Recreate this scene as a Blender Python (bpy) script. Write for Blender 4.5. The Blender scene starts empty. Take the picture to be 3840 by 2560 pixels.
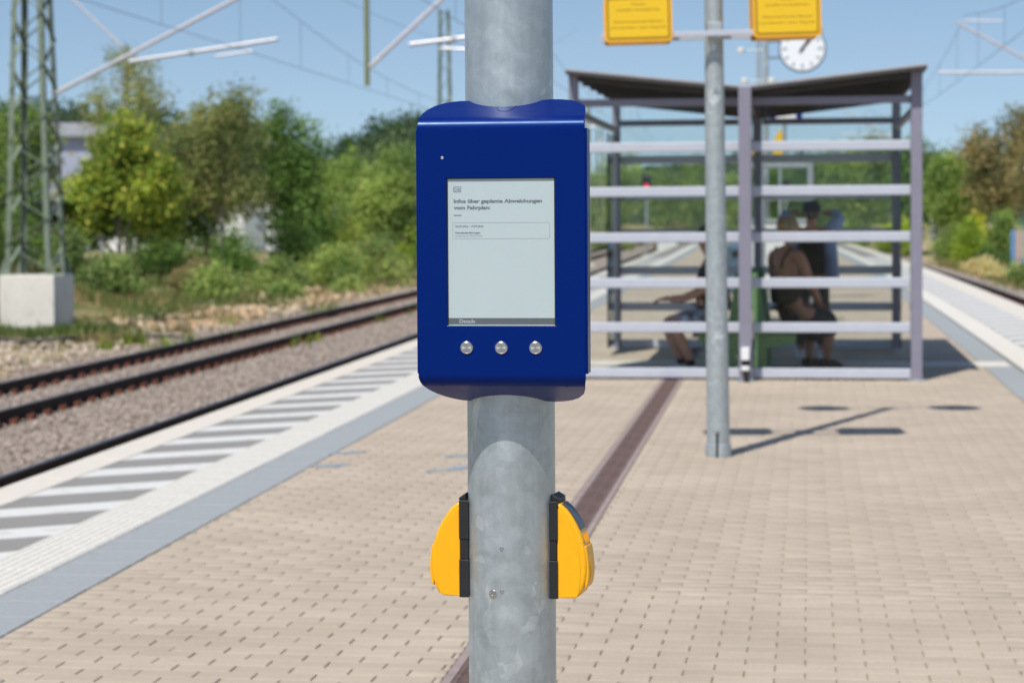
import bpy, bmesh, math, random
import numpy as np
from mathutils import Vector, Matrix
random.seed(7); RNG = np.random.default_rng(11)
rad = math.radians
scene = bpy.context.scene
COL = scene.collection

# ------------------------------------------------------------------ camera
cam = bpy.data.cameras.new('camera'); camo = bpy.data.objects.new('camera', cam); COL.objects.link(camo)
cam.sensor_width = 36; cam.lens = 75.93; cam.shift_y = -0.0533
cam.clip_start = 0.05; cam.clip_end = 3000
camo.matrix_world = (Matrix.Translation((0, 0, 1.51)) @ Matrix.Rotation(rad(7.82), 4, 'Z')
                     @ Matrix.Rotation(rad(90 - 1.9), 4, 'X') @ Matrix.Rotation(rad(-0.35), 4, 'Z'))
cam.dof.use_dof = True; cam.dof.focus_distance = 4.02; cam.dof.aperture_fstop = 6.8
scene.camera = camo
# ------------------------------------------------------------------ sky and sun
SUN_EL, SH = 58.0, (0.332, 0.943)          # elevation, ground direction in which shadows fall
w = bpy.data.worlds.new('World'); scene.world = w; w.use_nodes = True
nt = w.node_tree; bg = nt.nodes['Background']
sky = nt.nodes.new('ShaderNodeTexSky'); sky.sky_type = 'NISHITA'; sky.sun_disc = False
sky.sun_elevation = rad(SUN_EL); sky.sun_rotation = math.atan2(-SH[0], -SH[1])
sky.altitude = 300; sky.air_density = 1.0; sky.dust_density = 0.5; sky.ozone_density = 1.4
tcw = nt.nodes.new('ShaderNodeTexCoord'); mpw = nt.nodes.new('ShaderNodeVectorMath'); mpw.operation = 'ADD'; mpw.inputs[1].default_value = (0, 0, .085)
nmw = nt.nodes.new('ShaderNodeVectorMath'); nmw.operation = 'NORMALIZE'     # thin summer air: the whole sky a little bluer towards the horizon
nt.links.new(tcw.outputs['Generated'], mpw.inputs[0]); nt.links.new(mpw.outputs[0], nmw.inputs[0]); nt.links.new(nmw.outputs[0], sky.inputs[0])
nt.links.new(sky.outputs[0], bg.inputs[0]); bg.inputs[1].default_value = 0.118
sl = bpy.data.lights.new('sun', 'SUN'); sl.energy = 4.6; sl.angle = rad(0.53); sl.color = (1, .95, .87)
so = bpy.data.objects.new('sun', sl); COL.objects.link(so)
ce = math.cos(rad(SUN_EL))
so.rotation_euler = Vector((SH[0] * ce, SH[1] * ce, -math.sin(rad(SUN_EL)))).to_track_quat('-Z', 'Y').to_euler()
so.location = (-10, -20, 40)
scene.view_settings.view_transform = 'Standard'; scene.view_settings.look = 'None'
scene.view_settings.exposure = 0.0; scene.view_settings.gamma = 1.0
scene.render.engine = 'CYCLES'
scene.cycles.use_denoising = True
scene.cycles.max_bounces = 8; scene.cycles.transparent_max_bounces = 24
scene.cycles.sample_clamp_indirect = 6

# ------------------------------------------------------------------ helpers
def tag(o, label=None, cat=None, group=None, kind=None):
    if label: o['label'] = label
    if cat: o['category'] = cat
    if group: o['group'] = group
    if kind: o['kind'] = kind
    return o
def empty(name, loc=(0, 0, 0), rz=0, label=None, cat=None, group=None, kind=None, parent=None):
    o = bpy.data.objects.new(name, None); COL.objects.link(o); o.empty_display_size = .1
    o.location = loc; o.rotation_euler = (0, 0, rz); o.parent = parent
    return tag(o, label, cat, group, kind)
def link(name, me, m=None, parent=None, loc=None, rot=None):
    o = bpy.data.objects.new(name, me); COL.objects.link(o)
    if m is not None and not me.materials: me.materials.append(m)
    o.parent = parent
    if loc is not None: o.location = loc
    if rot is not None: o.rotation_euler = rot
    return o
def np_mesh(name, V, F, smooth=False):
    V = np.asarray(V, np.float32); F = np.asarray(F, np.int32); k = F.shape[1]
    me = bpy.data.meshes.new(name)
    me.vertices.add(len(V)); me.vertices.foreach_set('co', V.ravel())
    me.loops.add(F.size); me.loops.foreach_set('vertex_index', F.ravel())
    me.polygons.add(len(F)); me.polygons.foreach_set('loop_start', np.arange(0, F.size, k, dtype=np.int32))
    me.update(calc_edges=True)
    if smooth: me.polygons.foreach_set('use_smooth', np.ones(len(F), bool))
    me.validate(); return me
def instmesh(name, bv, bf, P, S, A, smooth=False):
    """one mesh of many small copies: base verts, faces, positions, scales(n,3), euler z/x"""
    bv = np.asarray(bv, float); n = len(P)
    ca, sa = np.cos(A[:, 0]), np.sin(A[:, 0]); cb, sb = np.cos(A[:, 1]), np.sin(A[:, 1])
    v = bv[None] * S[:, None, :]
    y = v[..., 1] * cb[:, None] - v[..., 2] * sb[:, None]; z = v[..., 1] * sb[:, None] + v[..., 2] * cb[:, None]
    x = v[..., 0] * ca[:, None] - y * sa[:, None]; y2 = v[..., 0] * sa[:, None] + y * ca[:, None]
    V = np.stack([x, y2, z], -1) + P[:, None, :]
    F = np.asarray(bf)[None] + (np.arange(n) * len(bv))[:, None, None]
    return np_mesh(name, V.reshape(-1, 3), F.reshape(-1, F.shape[-1]), smooth)
class MB:
    def __init__(s): s.v = []; s.f = []
    def add(s, vs, fs):
        b = len(s.v); s.v += [tuple(p) for p in vs]; s.f += [tuple(i + b for i in q) for q in fs]; return s
    def box(s, c, d, rz=0, M=None):
        x, y, z = d[0] / 2, d[1] / 2, d[2] / 2
        vs = [Vector((i, j, k)) for k in (-z, z) for i, j in ((-x, -y), (x, -y), (x, y), (-x, y))]
        R = M if M is not None else Matrix.Rotation(rz, 3, 'Z')
        vs = [R @ p + Vector(c) for p in vs]
        return s.add(vs, [(0, 3, 2, 1), (4, 5, 6, 7), (0, 1, 5, 4), (1, 2, 6, 5), (2, 3, 7, 6), (3, 0, 4, 7)])
    def bar(s, a, b, w, h=None, up=(0, 0, 1)):
        a, b = Vector(a), Vector(b); h = h or w; d = b - a; L = d.length; d.normalize()
        u = Vector(up); x = d.cross(u)
        if x.length < 1e-4: x = d.cross(Vector((0, 1, 0)))
        x.normalize(); z = x.cross(d)
        M = Matrix((x, d, z)).transposed()
        return s.box((a + b) / 2, (w, L, h), M=M)
    def tube(s, pts, r, n=10, caps=True):
        pts = [Vector(p) for p in pts]; m = len(pts)
        rs = r if isinstance(r, (list, tuple)) else [r] * m
        vs = []; prev = None
        for i, p in enumerate(pts):
            d = (pts[min(i + 1, m - 1)] - pts[max(i - 1, 0)]).normalized()
            if prev is None:
                x = d.cross(Vector((0, 0, 1)))
                if x.length < 1e-3: x = Vector((1, 0, 0))
            else: x = prev - d * prev.dot(d)
            x.normalize(); prev = x; y = d.cross(x)
            vs += [p + (x * math.cos(t) + y * math.sin(t)) * rs[i] for t in [2 * math.pi * k / n for k in range(n)]]
        fs = [(i * n + k, i * n + (k + 1) % n, (i + 1) * n + (k + 1) % n, (i + 1) * n + k) for i in range(m - 1) for k in range(n)]
        if caps: fs += [tuple(range(n))[::-1], tuple(range((m - 1) * n, m * n))]
        return s.add(vs, fs)
    def lathe(s, prof, n=24, c=(0, 0, 0), M=None):
        vs = []; R = M or Matrix.Identity(3)
        for r, z in prof:
            vs += [R @ Vector((r * math.cos(2 * math.pi * k / n), r * math.sin(2 * math.pi * k / n), z)) + Vector(c) for k in range(n)]
        m = len(prof)
        fs = [(i * n + k, i * n + (k + 1) % n, (i + 1) * n + (k + 1) % n, (i + 1) * n + k) for i in range(m - 1) for k in range(n)]
        fs += [tuple(range(n))[::-1], tuple(range((m - 1) * n, m * n))]
        return s.add(vs, fs)
    def prism(s, poly, a, b, f):
        """poly 2-D points; f(u,v,t) -> 3-D"""
        n = len(poly); vs = [f(u, v, a) for u, v in poly] + [f(u, v, b) for u, v in poly]
        fs = [tuple(range(n))[::-1], tuple(range(n, 2 * n))] + [(i, (i + 1) % n, n + (i + 1) % n, n + i) for i in range(n)]
        return s.add(vs, fs)
    def mesh(s, name='m', smooth=False):
        me = bpy.data.meshes.new(name); me.from_pydata(s.v, [], s.f)
        bm = bmesh.new(); bm.from_mesh(me); bmesh.ops.recalc_face_normals(bm, faces=bm.faces); bm.to_mesh(me); bm.free()
        if smooth: me.polygons.foreach_set('use_smooth', np.ones(len(me.polygons), bool))
        return me
    def build(s, name, m, parent=None, smooth=False, bevel=0, seg=2, loc=None, rot=None):
        o = link(name, s.mesh(name, smooth), m, parent, loc, rot)
        if bevel: bev(o, bevel, seg)
        if smooth: autosmooth(o)
        return o
def bev(o, wd, seg=2):
    b = o.modifiers.new('bevel', 'BEVEL'); b.width = wd; b.segments = seg; b.limit_method = 'ANGLE'; b.angle_limit = rad(32)
    b.harden_normals = False
def autosmooth(o, ang=40):
    me = o.data
    me.set_sharp_from_angle(angle=rad(ang))
def copy_tree(o, parent=None):
    c = o.copy(); COL.objects.link(c); c.parent = parent
    for ch in list(o.children): copy_tree(ch, c)
    return c
def sweep(prof, path, name='m', smooth=False):
    """profile (x,z) swept along path points (x,y,z); profile stays upright, x across heading"""
    vs = []; n = len(prof); m = len(path)
    for i, p in enumerate(path):
        a = path[max(i - 1, 0)]; b = path[min(i + 1, m - 1)]
        h = math.atan2(b[0] - a[0], b[1] - a[1])
        vs += [(p[0] + u * math.cos(h), p[1] - u * math.sin(h), p[2] + v) for u, v in prof]
    fs = [(i * n + k, i * n + (k + 1) % n, (i + 1) * n + (k + 1) % n, (i + 1) * n + k) for i in range(m - 1) for k in range(n)]
    fs += [tuple(range(n))[::-1], tuple(range((m - 1) * n, m * n))]
    q = MB(); q.v = vs; q.f = fs
    return q.mesh(name, smooth)

# ------------------------------------------------------------------ materials
def nodes(name):
    m = bpy.data.materials.new(name); m.use_nodes = True
    t = m.node_tree; return m, t, t.nodes['Principled BSDF'], t.nodes.new, t.links.new
def setin(n, **k):
    for a, b in k.items(): n.inputs[a.replace('_', ' ')].default_value = b
def mat(name, col, rough=.6, metal=0, var=.12, scale=6, bump=0, bscale=60, spec=.4, col2=None, detail=4, coat=0, stretch=None, dirt=None, dscale=2, rvar=0):
    m, t, p, N, L = nodes(name)
    c = (*col, 1); setin(p, Roughness=rough, Metallic=metal, Specular_IOR_Level=spec)
    if coat: setin(p, Coat_Weight=coat, Coat_Roughness=.2)
    tc = N('ShaderNodeTexCoord'); src = tc.outputs['Object']
    if stretch:
        mp = N('ShaderNodeMapping'); mp.inputs['Scale'].default_value = stretch; L(src, mp.inputs[0]); src = mp.outputs[0]
    nz = N('ShaderNodeTexNoise'); setin(nz, Scale=scale, Detail=detail, Roughness=.6); L(src, nz.inputs['Vector'])
    cr = N('ShaderNodeValToRGB'); L(nz.outputs['Fac'], cr.inputs[0])
    e = cr.color_ramp.elements; e[0].position = .3; e[1].position = .7
    e[0].color = (*[x * (1 - var) for x in col], 1)
    e[1].color = (*(col2 or [min(1, x * (1 + var)) for x in col]), 1)
    out = cr.outputs[0]
    if dirt:
        n2 = N('ShaderNodeTexNoise'); setin(n2, Scale=dscale, Detail=6, Roughness=.7); L(src, n2.inputs['Vector'])
        r2 = N('ShaderNodeValToRGB'); r2.color_ramp.elements[0].position = .52; r2.color_ramp.elements[1].position = .68
        L(n2.outputs['Fac'], r2.inputs[0])
        mx = N('ShaderNodeMix'); mx.data_type = 'RGBA'; L(r2.outputs[0], mx.inputs[0]); L(out, mx.inputs[6]); mx.inputs[7].default_value = (*dirt, 1); out = mx.outputs[2]
    L(out, p.inputs['Base Color'])
    if rvar:
        n4 = N('ShaderNodeTexNoise'); setin(n4, Scale=14, Detail=6, Roughness=.65, Distortion=.4); L(src, n4.inputs['Vector'])
        q4 = N('ShaderNodeMapRange'); setin(q4, From_Min=.35, From_Max=.65, To_Min=rough - rvar, To_Max=rough + rvar); L(n4.outputs['Fac'], q4.inputs[0]); L(q4.outputs[0], p.inputs['Roughness'])
    if bump:
        nb = N('ShaderNodeTexNoise'); setin(nb, Scale=bscale, Detail=5, Roughness=.65); L(src, nb.inputs['Vector'])
        b = N('ShaderNodeBump'); setin(b, Strength=bump, Distance=.01); L(nb.outputs['Fac'], b.inputs['Height']); L(b.outputs[0], p.inputs['Normal'])
    return m
def s2l(r, g, b):
    f = lambda x: ((x / 255 + .055) / 1.055) ** 2.4 if x > 10 else x / 255 / 12.92
    return (f(r), f(g), f(b))

def paver_mat(name, brick=False):
    m, t, p, N, L = nodes(name); setin(p, Roughness=.9, Specular_IOR_Level=.2)
    ge = N('ShaderNodeNewGeometry'); src = ge.outputs['Position']
    sp = N('ShaderNodeSeparateXYZ'); L(src, sp.inputs[0])
    def math_(op, a, b=None, c=None):
        n = N('ShaderNodeMath'); n.operation = op
        for i, q in enumerate((a, b, c)):
            if q is None: continue
            if isinstance(q, (int, float)): n.inputs[i].default_value = q
            else: L(q, n.inputs[i])
        return n.outputs[0]
    row = math_('FLOOR', math_('DIVIDE', math_('ADD', sp.outputs[1], -0.045), .1))
    par = math_('MODULO', math_('ABSOLUTE', row), 2.0)
    cx = math_('DIVIDE', math_('ADD', math_('ADD', sp.outputs[0], .011), math_('MULTIPLY', par, .1)), .2)
    colm = math_('FLOOR', cx)
    cb = N('ShaderNodeCombineXYZ'); L(row, cb.inputs[0]); L(colm, cb.inputs[1])
    wn = N('ShaderNodeTexWhiteNoise'); wn.noise_dimensions = '2D'; L(cb.outputs[0], wn.inputs['Vector'])
    r1 = N('ShaderNodeValToRGB'); L(wn.outputs['Value'], r1.inputs[0])
    a = r1.color_ramp.elements; a[0].color = (.430, .360, .284, 1); a[1].color = (.478, .405, .323, 1)
    e = a.new(.5); e.color = (.455, .383, .304, 1)
    # big soft stains and fine aggregate
    n1 = N('ShaderNodeTexNoise'); setin(n1, Scale=1.1, Detail=5, Roughness=.6); L(src, n1.inputs['Vector'])
    q1 = N('ShaderNodeMapRange'); setin(q1, From_Min=.3, From_Max=.7, To_Min=.9, To_Max=1.07); L(n1.outputs['Fac'], q1.inputs[0])
    n2 = N('ShaderNodeTexNoise'); setin(n2, Scale=330, Detail=3, Roughness=.8); L(src, n2.inputs['Vector'])
    q2 = N('ShaderNodeMapRange'); setin(q2, From_Min=.32, From_Max=.68, To_Min=.74, To_Max=1.22); L(n2.outputs['Fac'], q2.inputs[0])
    mul = math_('MULTIPLY', q1.outputs[0], q2.outputs[0])
    vm = N('ShaderNodeVectorMath'); vm.operation = 'SCALE'; L(r1.outputs[0], vm.inputs[0]); L(mul, vm.inputs['Scale'])
    out = vm.outputs[0]
    n3 = N('ShaderNodeTexNoise'); setin(n3, Scale=3.2, Detail=7, Roughness=.72); L(src, n3.inputs['Vector'])
    q3 = N('ShaderNodeValToRGB'); q3.color_ramp.elements[0].position = .62; q3.color_ramp.elements[1].position = .74; L(n3.outputs['Fac'], q3.inputs[0])
    mx = N('ShaderNodeMix'); mx.data_type = 'RGBA'; mx.inputs[7].default_value = (.33, .27, .21, 1)
    L(math_('MULTIPLY', q3.outputs[0], .45), mx.inputs[0]); L(out, mx.inputs[6]); out = mx.outputs[2]
    gv = N('ShaderNodeTexVoronoi'); setin(gv, Scale=2.3, Randomness=1.0); L(src, gv.inputs['Vector'])          # trodden gum and drips
    gs_ = N('ShaderNodeSeparateColor'); L(gv.outputs['Color'], gs_.inputs[0])
    sp_ = math_('MULTIPLY', math_('LESS_THAN', gv.outputs['Distance'], math_('MULTIPLY', gs_.outputs[1], .045)), math_('GREATER_THAN', gs_.outputs[0], .62))
    mg = N('ShaderNodeMix'); mg.data_type = 'RGBA'; mg.inputs[7].default_value = (.20, .18, .165, 1); L(math_('MULTIPLY', sp_, .55), mg.inputs[0]); L(out, mg.inputs[6]); out = mg.outputs[2]
    if brick:
        fx = math_('FRACT', cx); fx = math_('LESS_THAN', fx, .035)
        mx2 = N('ShaderNodeMix'); mx2.data_type = 'RGBA'; mx2.inputs[7].default_value = (.24, .19, .14, 1)
        L(fx, mx2.inputs[0]); L(out, mx2.inputs[6]); out = mx2.outputs[2]
    L(out, p.inputs['Base Color'])
    b = N('ShaderNodeBump'); setin(b, Strength=.35, Distance=.004); L(n2.outputs['Fac'], b.inputs['Height']); L(b.outputs[0], p.inputs['Normal'])
    return m

def galv_mat(name, base=(.485, .54, .56), metal=.68, rough=.42):
    m, t, p, N, L = nodes(name); setin(p, Metallic=metal)
    tc = N('ShaderNodeTexCoord'); src = tc.outputs['Object']
    wv = N('ShaderNodeTexNoise'); setin(wv, Scale=9, Detail=3); L(src, wv.inputs['Vector'])
    ad = N('ShaderNodeVectorMath'); ad.operation = 'MULTIPLY_ADD'; L(wv.outputs['Color'], ad.inputs[0]); ad.inputs[1].default_value = (.09, .09, .09); L(src, ad.inputs[2])
    vo = N('ShaderNodeTexVoronoi'); setin(vo, Scale=48); L(ad.outputs[0], vo.inputs['Vector'])
    sp = N('ShaderNodeSeparateColor'); L(vo.outputs['Color'], sp.inputs[0])
    n1 = N('ShaderNodeTexNoise'); setin(n1, Scale=17, Detail=10, Roughness=.74, Distortion=.5); L(src, n1.inputs['Vector'])
    mp = N('ShaderNodeMapping'); mp.inputs['Scale'].default_value = (30, 30, 2.2); L(src, mp.inputs[0])
    n2 = N('ShaderNodeTexNoise'); setin(n2, Scale=2.4, Detail=5); L(mp.outputs[0], n2.inputs['Vector'])
    def mr(o, a, b, c, d):
        q = N('ShaderNodeMapRange'); setin(q, From_Min=a, From_Max=b, To_Min=c, To_Max=d); L(o, q.inputs[0]); return q.outputs[0]
    def ml(a, b):
        q = N('ShaderNodeMath'); q.operation = 'MULTIPLY'; L(a, q.inputs[0]); L(b, q.inputs[1]); return q.outputs[0]
    f = ml(ml(mr(sp.outputs[0], 0, 1, .95, 1.05), mr(n1.outputs['Fac'], .3, .7, .82, 1.14)), mr(n2.outputs['Fac'], .3, .7, .94, 1.05))
    # pale zinc runs
    n3 = N('ShaderNodeTexNoise'); setin(n3, Scale=7, Detail=3, Roughness=.5, Distortion=1.2); L(src, n3.inputs['Vector'])
    cr = N('ShaderNodeValToRGB'); cr.color_ramp.elements[0].position = .625; cr.color_ramp.elements[1].position = .64; L(n3.outputs['Fac'], cr.inputs[0])
    vs = N('ShaderNodeVectorMath'); vs.operation = 'SCALE'; vs.inputs[0].default_value = base; L(f, vs.inputs['Scale'])
    mx = N('ShaderNodeMix'); mx.data_type = 'RGBA'; L(ml(cr.outputs[0], mr(n1.outputs['Fac'], .35, .65, .05, .85)), mx.inputs[0]); L(vs.outputs[0], mx.inputs[6]); mx.inputs[7].default_value = (.68, .74, .74, 1)
    L(mx.outputs[2], p.inputs['Base Color'])
    L(mr(n1.outputs['Fac'], .3, .7, rough - .07, rough + .13), p.inputs['Roughness'])
    b = N('ShaderNodeBump'); setin(b, Strength=.06, Distance=.004); L(n1.outputs['Fac'], b.inputs['Height']); L(b.outputs[0], p.inputs['Normal'])
    return m

def leaf_mat(name, trans=.35, sat=1):
    m, t, p, N, L = nodes(name)
    at = N('ShaderNodeAttribute'); at.attribute_name = 'leafcol'
    setin(p, Roughness=.55, Specular_IOR_Level=.25); L(at.outputs['Color'], p.inputs['Base Color'])
    tr = N('ShaderNodeBsdfTranslucent'); L(at.outputs['Color'], tr.inputs[0])
    mx = N('ShaderNodeMixShader'); mx.inputs[0].default_value = trans
    L(p.outputs[0], mx.inputs[1]); L(tr.outputs[0], mx.inputs[2]); L(mx.outputs[0], t.nodes['Material Output'].inputs[0])
    return m
def glass_mat(name, tint=(.945, .958, .95), haze=.002):
    m, t, p, N, L = nodes(name); t.nodes.remove(p)
    tr = N('ShaderNodeBsdfTransparent'); tr.inputs[0].default_value = (*tint, 1)
    gl = N('ShaderNodeBsdfGlossy'); setin(gl, Roughness=.02); gl.inputs[0].default_value = (.9, .95, .95, 1)
    fr = N('ShaderNodeFresnel'); fr.inputs[0].default_value = 1.22
    mx = N('ShaderNodeMixShader'); L(fr.outputs[0], mx.inputs[0]); L(tr.outputs[0], mx.inputs[1]); L(gl.outputs[0], mx.inputs[2])
    df = N('ShaderNodeBsdfDiffuse'); df.inputs[0].default_value = (.6, .62, .58, 1)
    tc = N('ShaderNodeTexCoord'); nz = N('ShaderNodeTexNoise'); setin(nz, Scale=2.5, Detail=6); L(tc.outputs['Object'], nz.inputs['Vector'])
    mr = N('ShaderNodeMapRange'); setin(mr, From_Min=.3, From_Max=.75, To_Min=haze * .4, To_Max=haze * 1.8); L(nz.outputs['Fac'], mr.inputs[0])
    m2 = N('ShaderNodeMixShader'); L(mr.outputs[0], m2.inputs[0]); L(mx.outputs[0], m2.inputs[1]); L(df.outputs[0], m2.inputs[2])
    L(m2.outputs[0], t.nodes['Material Output'].inputs[0]); return m
def emit_mat(name, col, st):
    m, t, p, N, L = nodes(name); setin(p, Emission_Strength=st); p.inputs['Emission Color'].default_value = (*col, 1); p.inputs['Base Color'].default_value = (*col, 1); return m

M = {}
M['paver'] = paver_mat('sand_paver'); M['paver_far'] = paver_mat('sand_paver_distant', True)
M['sand'] = mat('joint_sand', (.36, .29, .21), .95, var=.3, scale=40, bump=.3)
M['grey_slab'] = mat('grey_concrete_slab', (.305, .328, .338), .85, var=.06, scale=30, bump=.12, bscale=250, dirt=(.265, .28, .288), dscale=3)
M['white_tile'] = mat('white_concrete_tile', (.64, .615, .56), .85, var=.05, scale=40, bump=.1, bscale=250, dirt=(.55, .53, .48), dscale=5)
M['cream_slab'] = mat('cream_edge_slab', (.62, .575, .505), .85, var=.05, scale=20, bump=.1, bscale=200, dirt=(.55, .50, .42), dscale=3)
M['hatch_grey'] = mat('hatch_asphalt', (.255, .245, .232), .9, var=.13, scale=90, bump=.3, bscale=200, dirt=(.26, .25, .235), dscale=1.2)
M['hatch_white'] = mat('hatch_paint', (.63, .625, .60), .7, var=.05, scale=25, bump=.1, dirt=(.50, .485, .455), dscale=7)
M['concrete'] = mat('platform_concrete', (.42, .39, .35), .9, var=.15, scale=4, bump=.3)
M['pale_concrete'] = mat('pale_concrete', (.74, .70, .625), .9, var=.06, scale=5, bump=.2, dirt=(.62, .575, .50), dscale=2.5)
M['rust_grate'] = mat('rusty_cast_iron', (.16, .108, .094), .75, metal=.2, var=.25, scale=14, bump=.3, bscale=80, dirt=(.26, .19, .165), dscale=5)
M['drain_frame'] = mat('drain_frame', (.30, .24, .225), .8, var=.2, scale=12, bump=.3)
M['dark'] = mat('dark_void', (.01, .01, .011), .9, var=.1)
M['ballast'] = mat('ballast_stone', (.27, .225, .195), .95, var=.35, scale=3.5, bump=.6, bscale=18, detail=8)
M['ballast2'] = mat('ballast_bed_gravel', (.31, .255, .215), .95, var=.4, scale=14, bump=.8, bscale=25, detail=8)
M['rail_side'] = mat('rusted_rail_steel', (.028, .018, .015), .8, var=.3, scale=8)
M['rail_top'] = mat('polished_rail_head', (.30, .33, .40), .3, metal=1, var=.05)
M['clip'] = mat('rust_fastening', (.17, .06, .035), .85, var=.3, scale=20)
M['sleeper'] = mat('concrete_sleeper', (.27, .235, .20), .9, var=.2, scale=6, bump=.2)
M['blue'] = mat('blue_powder_coat', (.0001, .0120, .138), .33, var=.02, scale=500, bump=.004, bscale=900, spec=.26, detail=1, coat=.05, rvar=.05)
M['blue'].node_tree.nodes['Principled BSDF'].inputs['Specular Tint'].default_value = (.22, .5, 1, 1)
M['screen'] = mat('electronic_paper', (.455, .54, .555), .32, var=.012, scale=9, spec=.35)
M['screen_rim'] = mat('screen_gasket', (.012, .012, .014), .5, var=.1)
M['ink'] = mat('screen_ink', (.135, .165, .185), .5, var=.02); M['ink_light'] = mat('screen_ink_pale', (.27, .32, .345), .5, var=.02)
M['bar_grey'] = mat('screen_bar', (.105, .125, .135), .4, var=.03); M['bar_text'] = mat('screen_bar_text', (.5, .56, .58), .5, var=.02)
M['galv'] = galv_mat('galvanised_steel'); M['galv2'] = galv_mat('weathered_galvanised', (.40, .445, .455), .4, .5)
M['steel'] = mat('stainless_steel', (.62, .61, .60), .24, metal=1, var=.06, scale=60)
def brushed():
    m, t, p, N, L = nodes('radially_brushed_steel'); setin(p, Metallic=1, Roughness=.34, Anisotropic=.85); p.inputs['Base Color'].default_value = (.56, .55, .54, 1)
    tg = N('ShaderNodeTangent'); tg.direction_type = 'RADIAL'; tg.axis = 'Y'; L(tg.outputs[0], p.inputs['Tangent']); return m
M['brushed'] = brushed()
M['yellow'] = mat('yellow_plastic', (.90, .435, .002), .33, var=.03, scale=40, spec=.5)
M['black_plastic'] = mat('black_plastic', (.018, .018, .021), .5, var=.1, scale=30, bump=.05, bscale=300)
M['navy_plastic'] = mat('navy_label', (.05, .06, .085), .35, var=.1)
M['clear'] = mat('pale_tactile_lens', (.62, .45, .27), .2, var=.05, spec=.6)
M['sign_yellow'] = mat('yellow_sign_film', (.82, .52, .018), .4, var=.02); M['sign_rim'] = mat('orange_sign_rim', (.84, .42, .01), .4, var=.02)
M['sign_line'] = mat('sign_border_print', (.30, .19, .02), .5, var=.05)
M['mauve'] = mat('mauve_grey_post_paint', (.235, .225, .285), .45, var=.05, scale=9, bump=.02)
M['bar_paint'] = mat('pale_grey_rail_paint', (.48, .505, .575), .42, var=.04, scale=9)
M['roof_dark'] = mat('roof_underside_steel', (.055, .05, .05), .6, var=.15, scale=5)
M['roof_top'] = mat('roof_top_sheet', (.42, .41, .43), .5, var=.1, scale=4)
M['glass'] = glass_mat('shelter_glass'); M['glass2'] = glass_mat('clear_glass', (.95, .97, .96), .004)
M['bench'] = mat('green_bench_paint', (.15, .28, .115), .4, var=.06, scale=10)
M['mast_green'] = mat('mast_green_paint', (.18, .225, .165), .55, var=.15, scale=5, dirt=(.13, .15, .11), dscale=4)
M['post_olive'] = mat('olive_steel', (.18, .205, .09), .55, var=.12, scale=5)
M['alu'] = mat('aluminium_tube', (.60, .60, .64), .4, metal=.35, var=.06, scale=5)
M['porcelain'] = mat('insulator', (.70, .70, .66), .3, var=.05)
M['wire'] = mat('copper_wire', (.09, .10, .11), .6, metal=.3, var=.1)
M['clock_white'] = mat('clock_dial', (.80, .82, .84), .4, var=.01); M['clock_blue'] = mat('clock_case', (.10, .16, .23), .4, var=.05); M['black'] = mat('black_paint', (.012, .013, .018), .45, var=.1)
M['tick'] = mat('clock_mark', (.16, .24, .31), .5, var=.05)
M['white'] = mat('white_paint', (.76, .76, .76), .5, var=.04, scale=3); M['sign_blue'] = mat('sign_blue', (.006, .02, .20), .4, var=.05)
M['grey_metal'] = mat('light_grey_metal', (.30, .33, .345), .45, metal=.2, var=.06, scale=6)
M['bark'] = mat('dark_bark', (.10, .075, .055), .9, var=.35, scale=9, bump=.6, bscale=30, stretch=(3, 3, .6))
M['birch'] = mat('birch_bark', (.42, .37, .32), .85, var=.3, scale=6, bump=.3, dirt=(.08, .07, .06), dscale=6)
M['leaf'] = leaf_mat('tree_leaf', .45); M['leaf2'] = leaf_mat('shrub_leaf', .3)
M['skin'] = mat('tanned_skin', (.44, .205, .13), .5, var=.06, scale=12); M['skin_pale'] = mat('fair_skin', (.50, .265, .19), .5, var=.06, scale=12)
M['hair_blond'] = mat('blond_hair', (.36, .235, .11), .5, var=.3, scale=60, stretch=(3, 3, .5)); M['hair_dark'] = mat('dark_hair', (.02, .013, .01), .5, var=.3, scale=40)
M['cloth_black'] = mat('black_cotton', (.016, .016, .019), .9, var=.2, scale=15, bump=.1); M['cloth_brown'] = mat('dark_brown_cloth', (.045, .032, .03), .9, var=.25, scale=9, bump=.1)
M['cloth_grey'] = mat('dark_grey_cloth', (.05, .045, .046), .9, var=.2, scale=9, bump=.1)
M['shirt_blue'] = mat('light_blue_shirt', (.30, .36, .54), .85, var=.1, scale=9, bump=.1)
M['shorts'] = mat('patterned_shorts', (.03, .035, .06), .9, var=.3, scale=11, col2=(.62, .66, .82), detail=2)
M['sock'] = mat('black_sock', (.015, .014, .014), .95, var=.2); M['shoe'] = mat('white_shoe', (.70, .72, .72), .6, var=.08)

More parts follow.
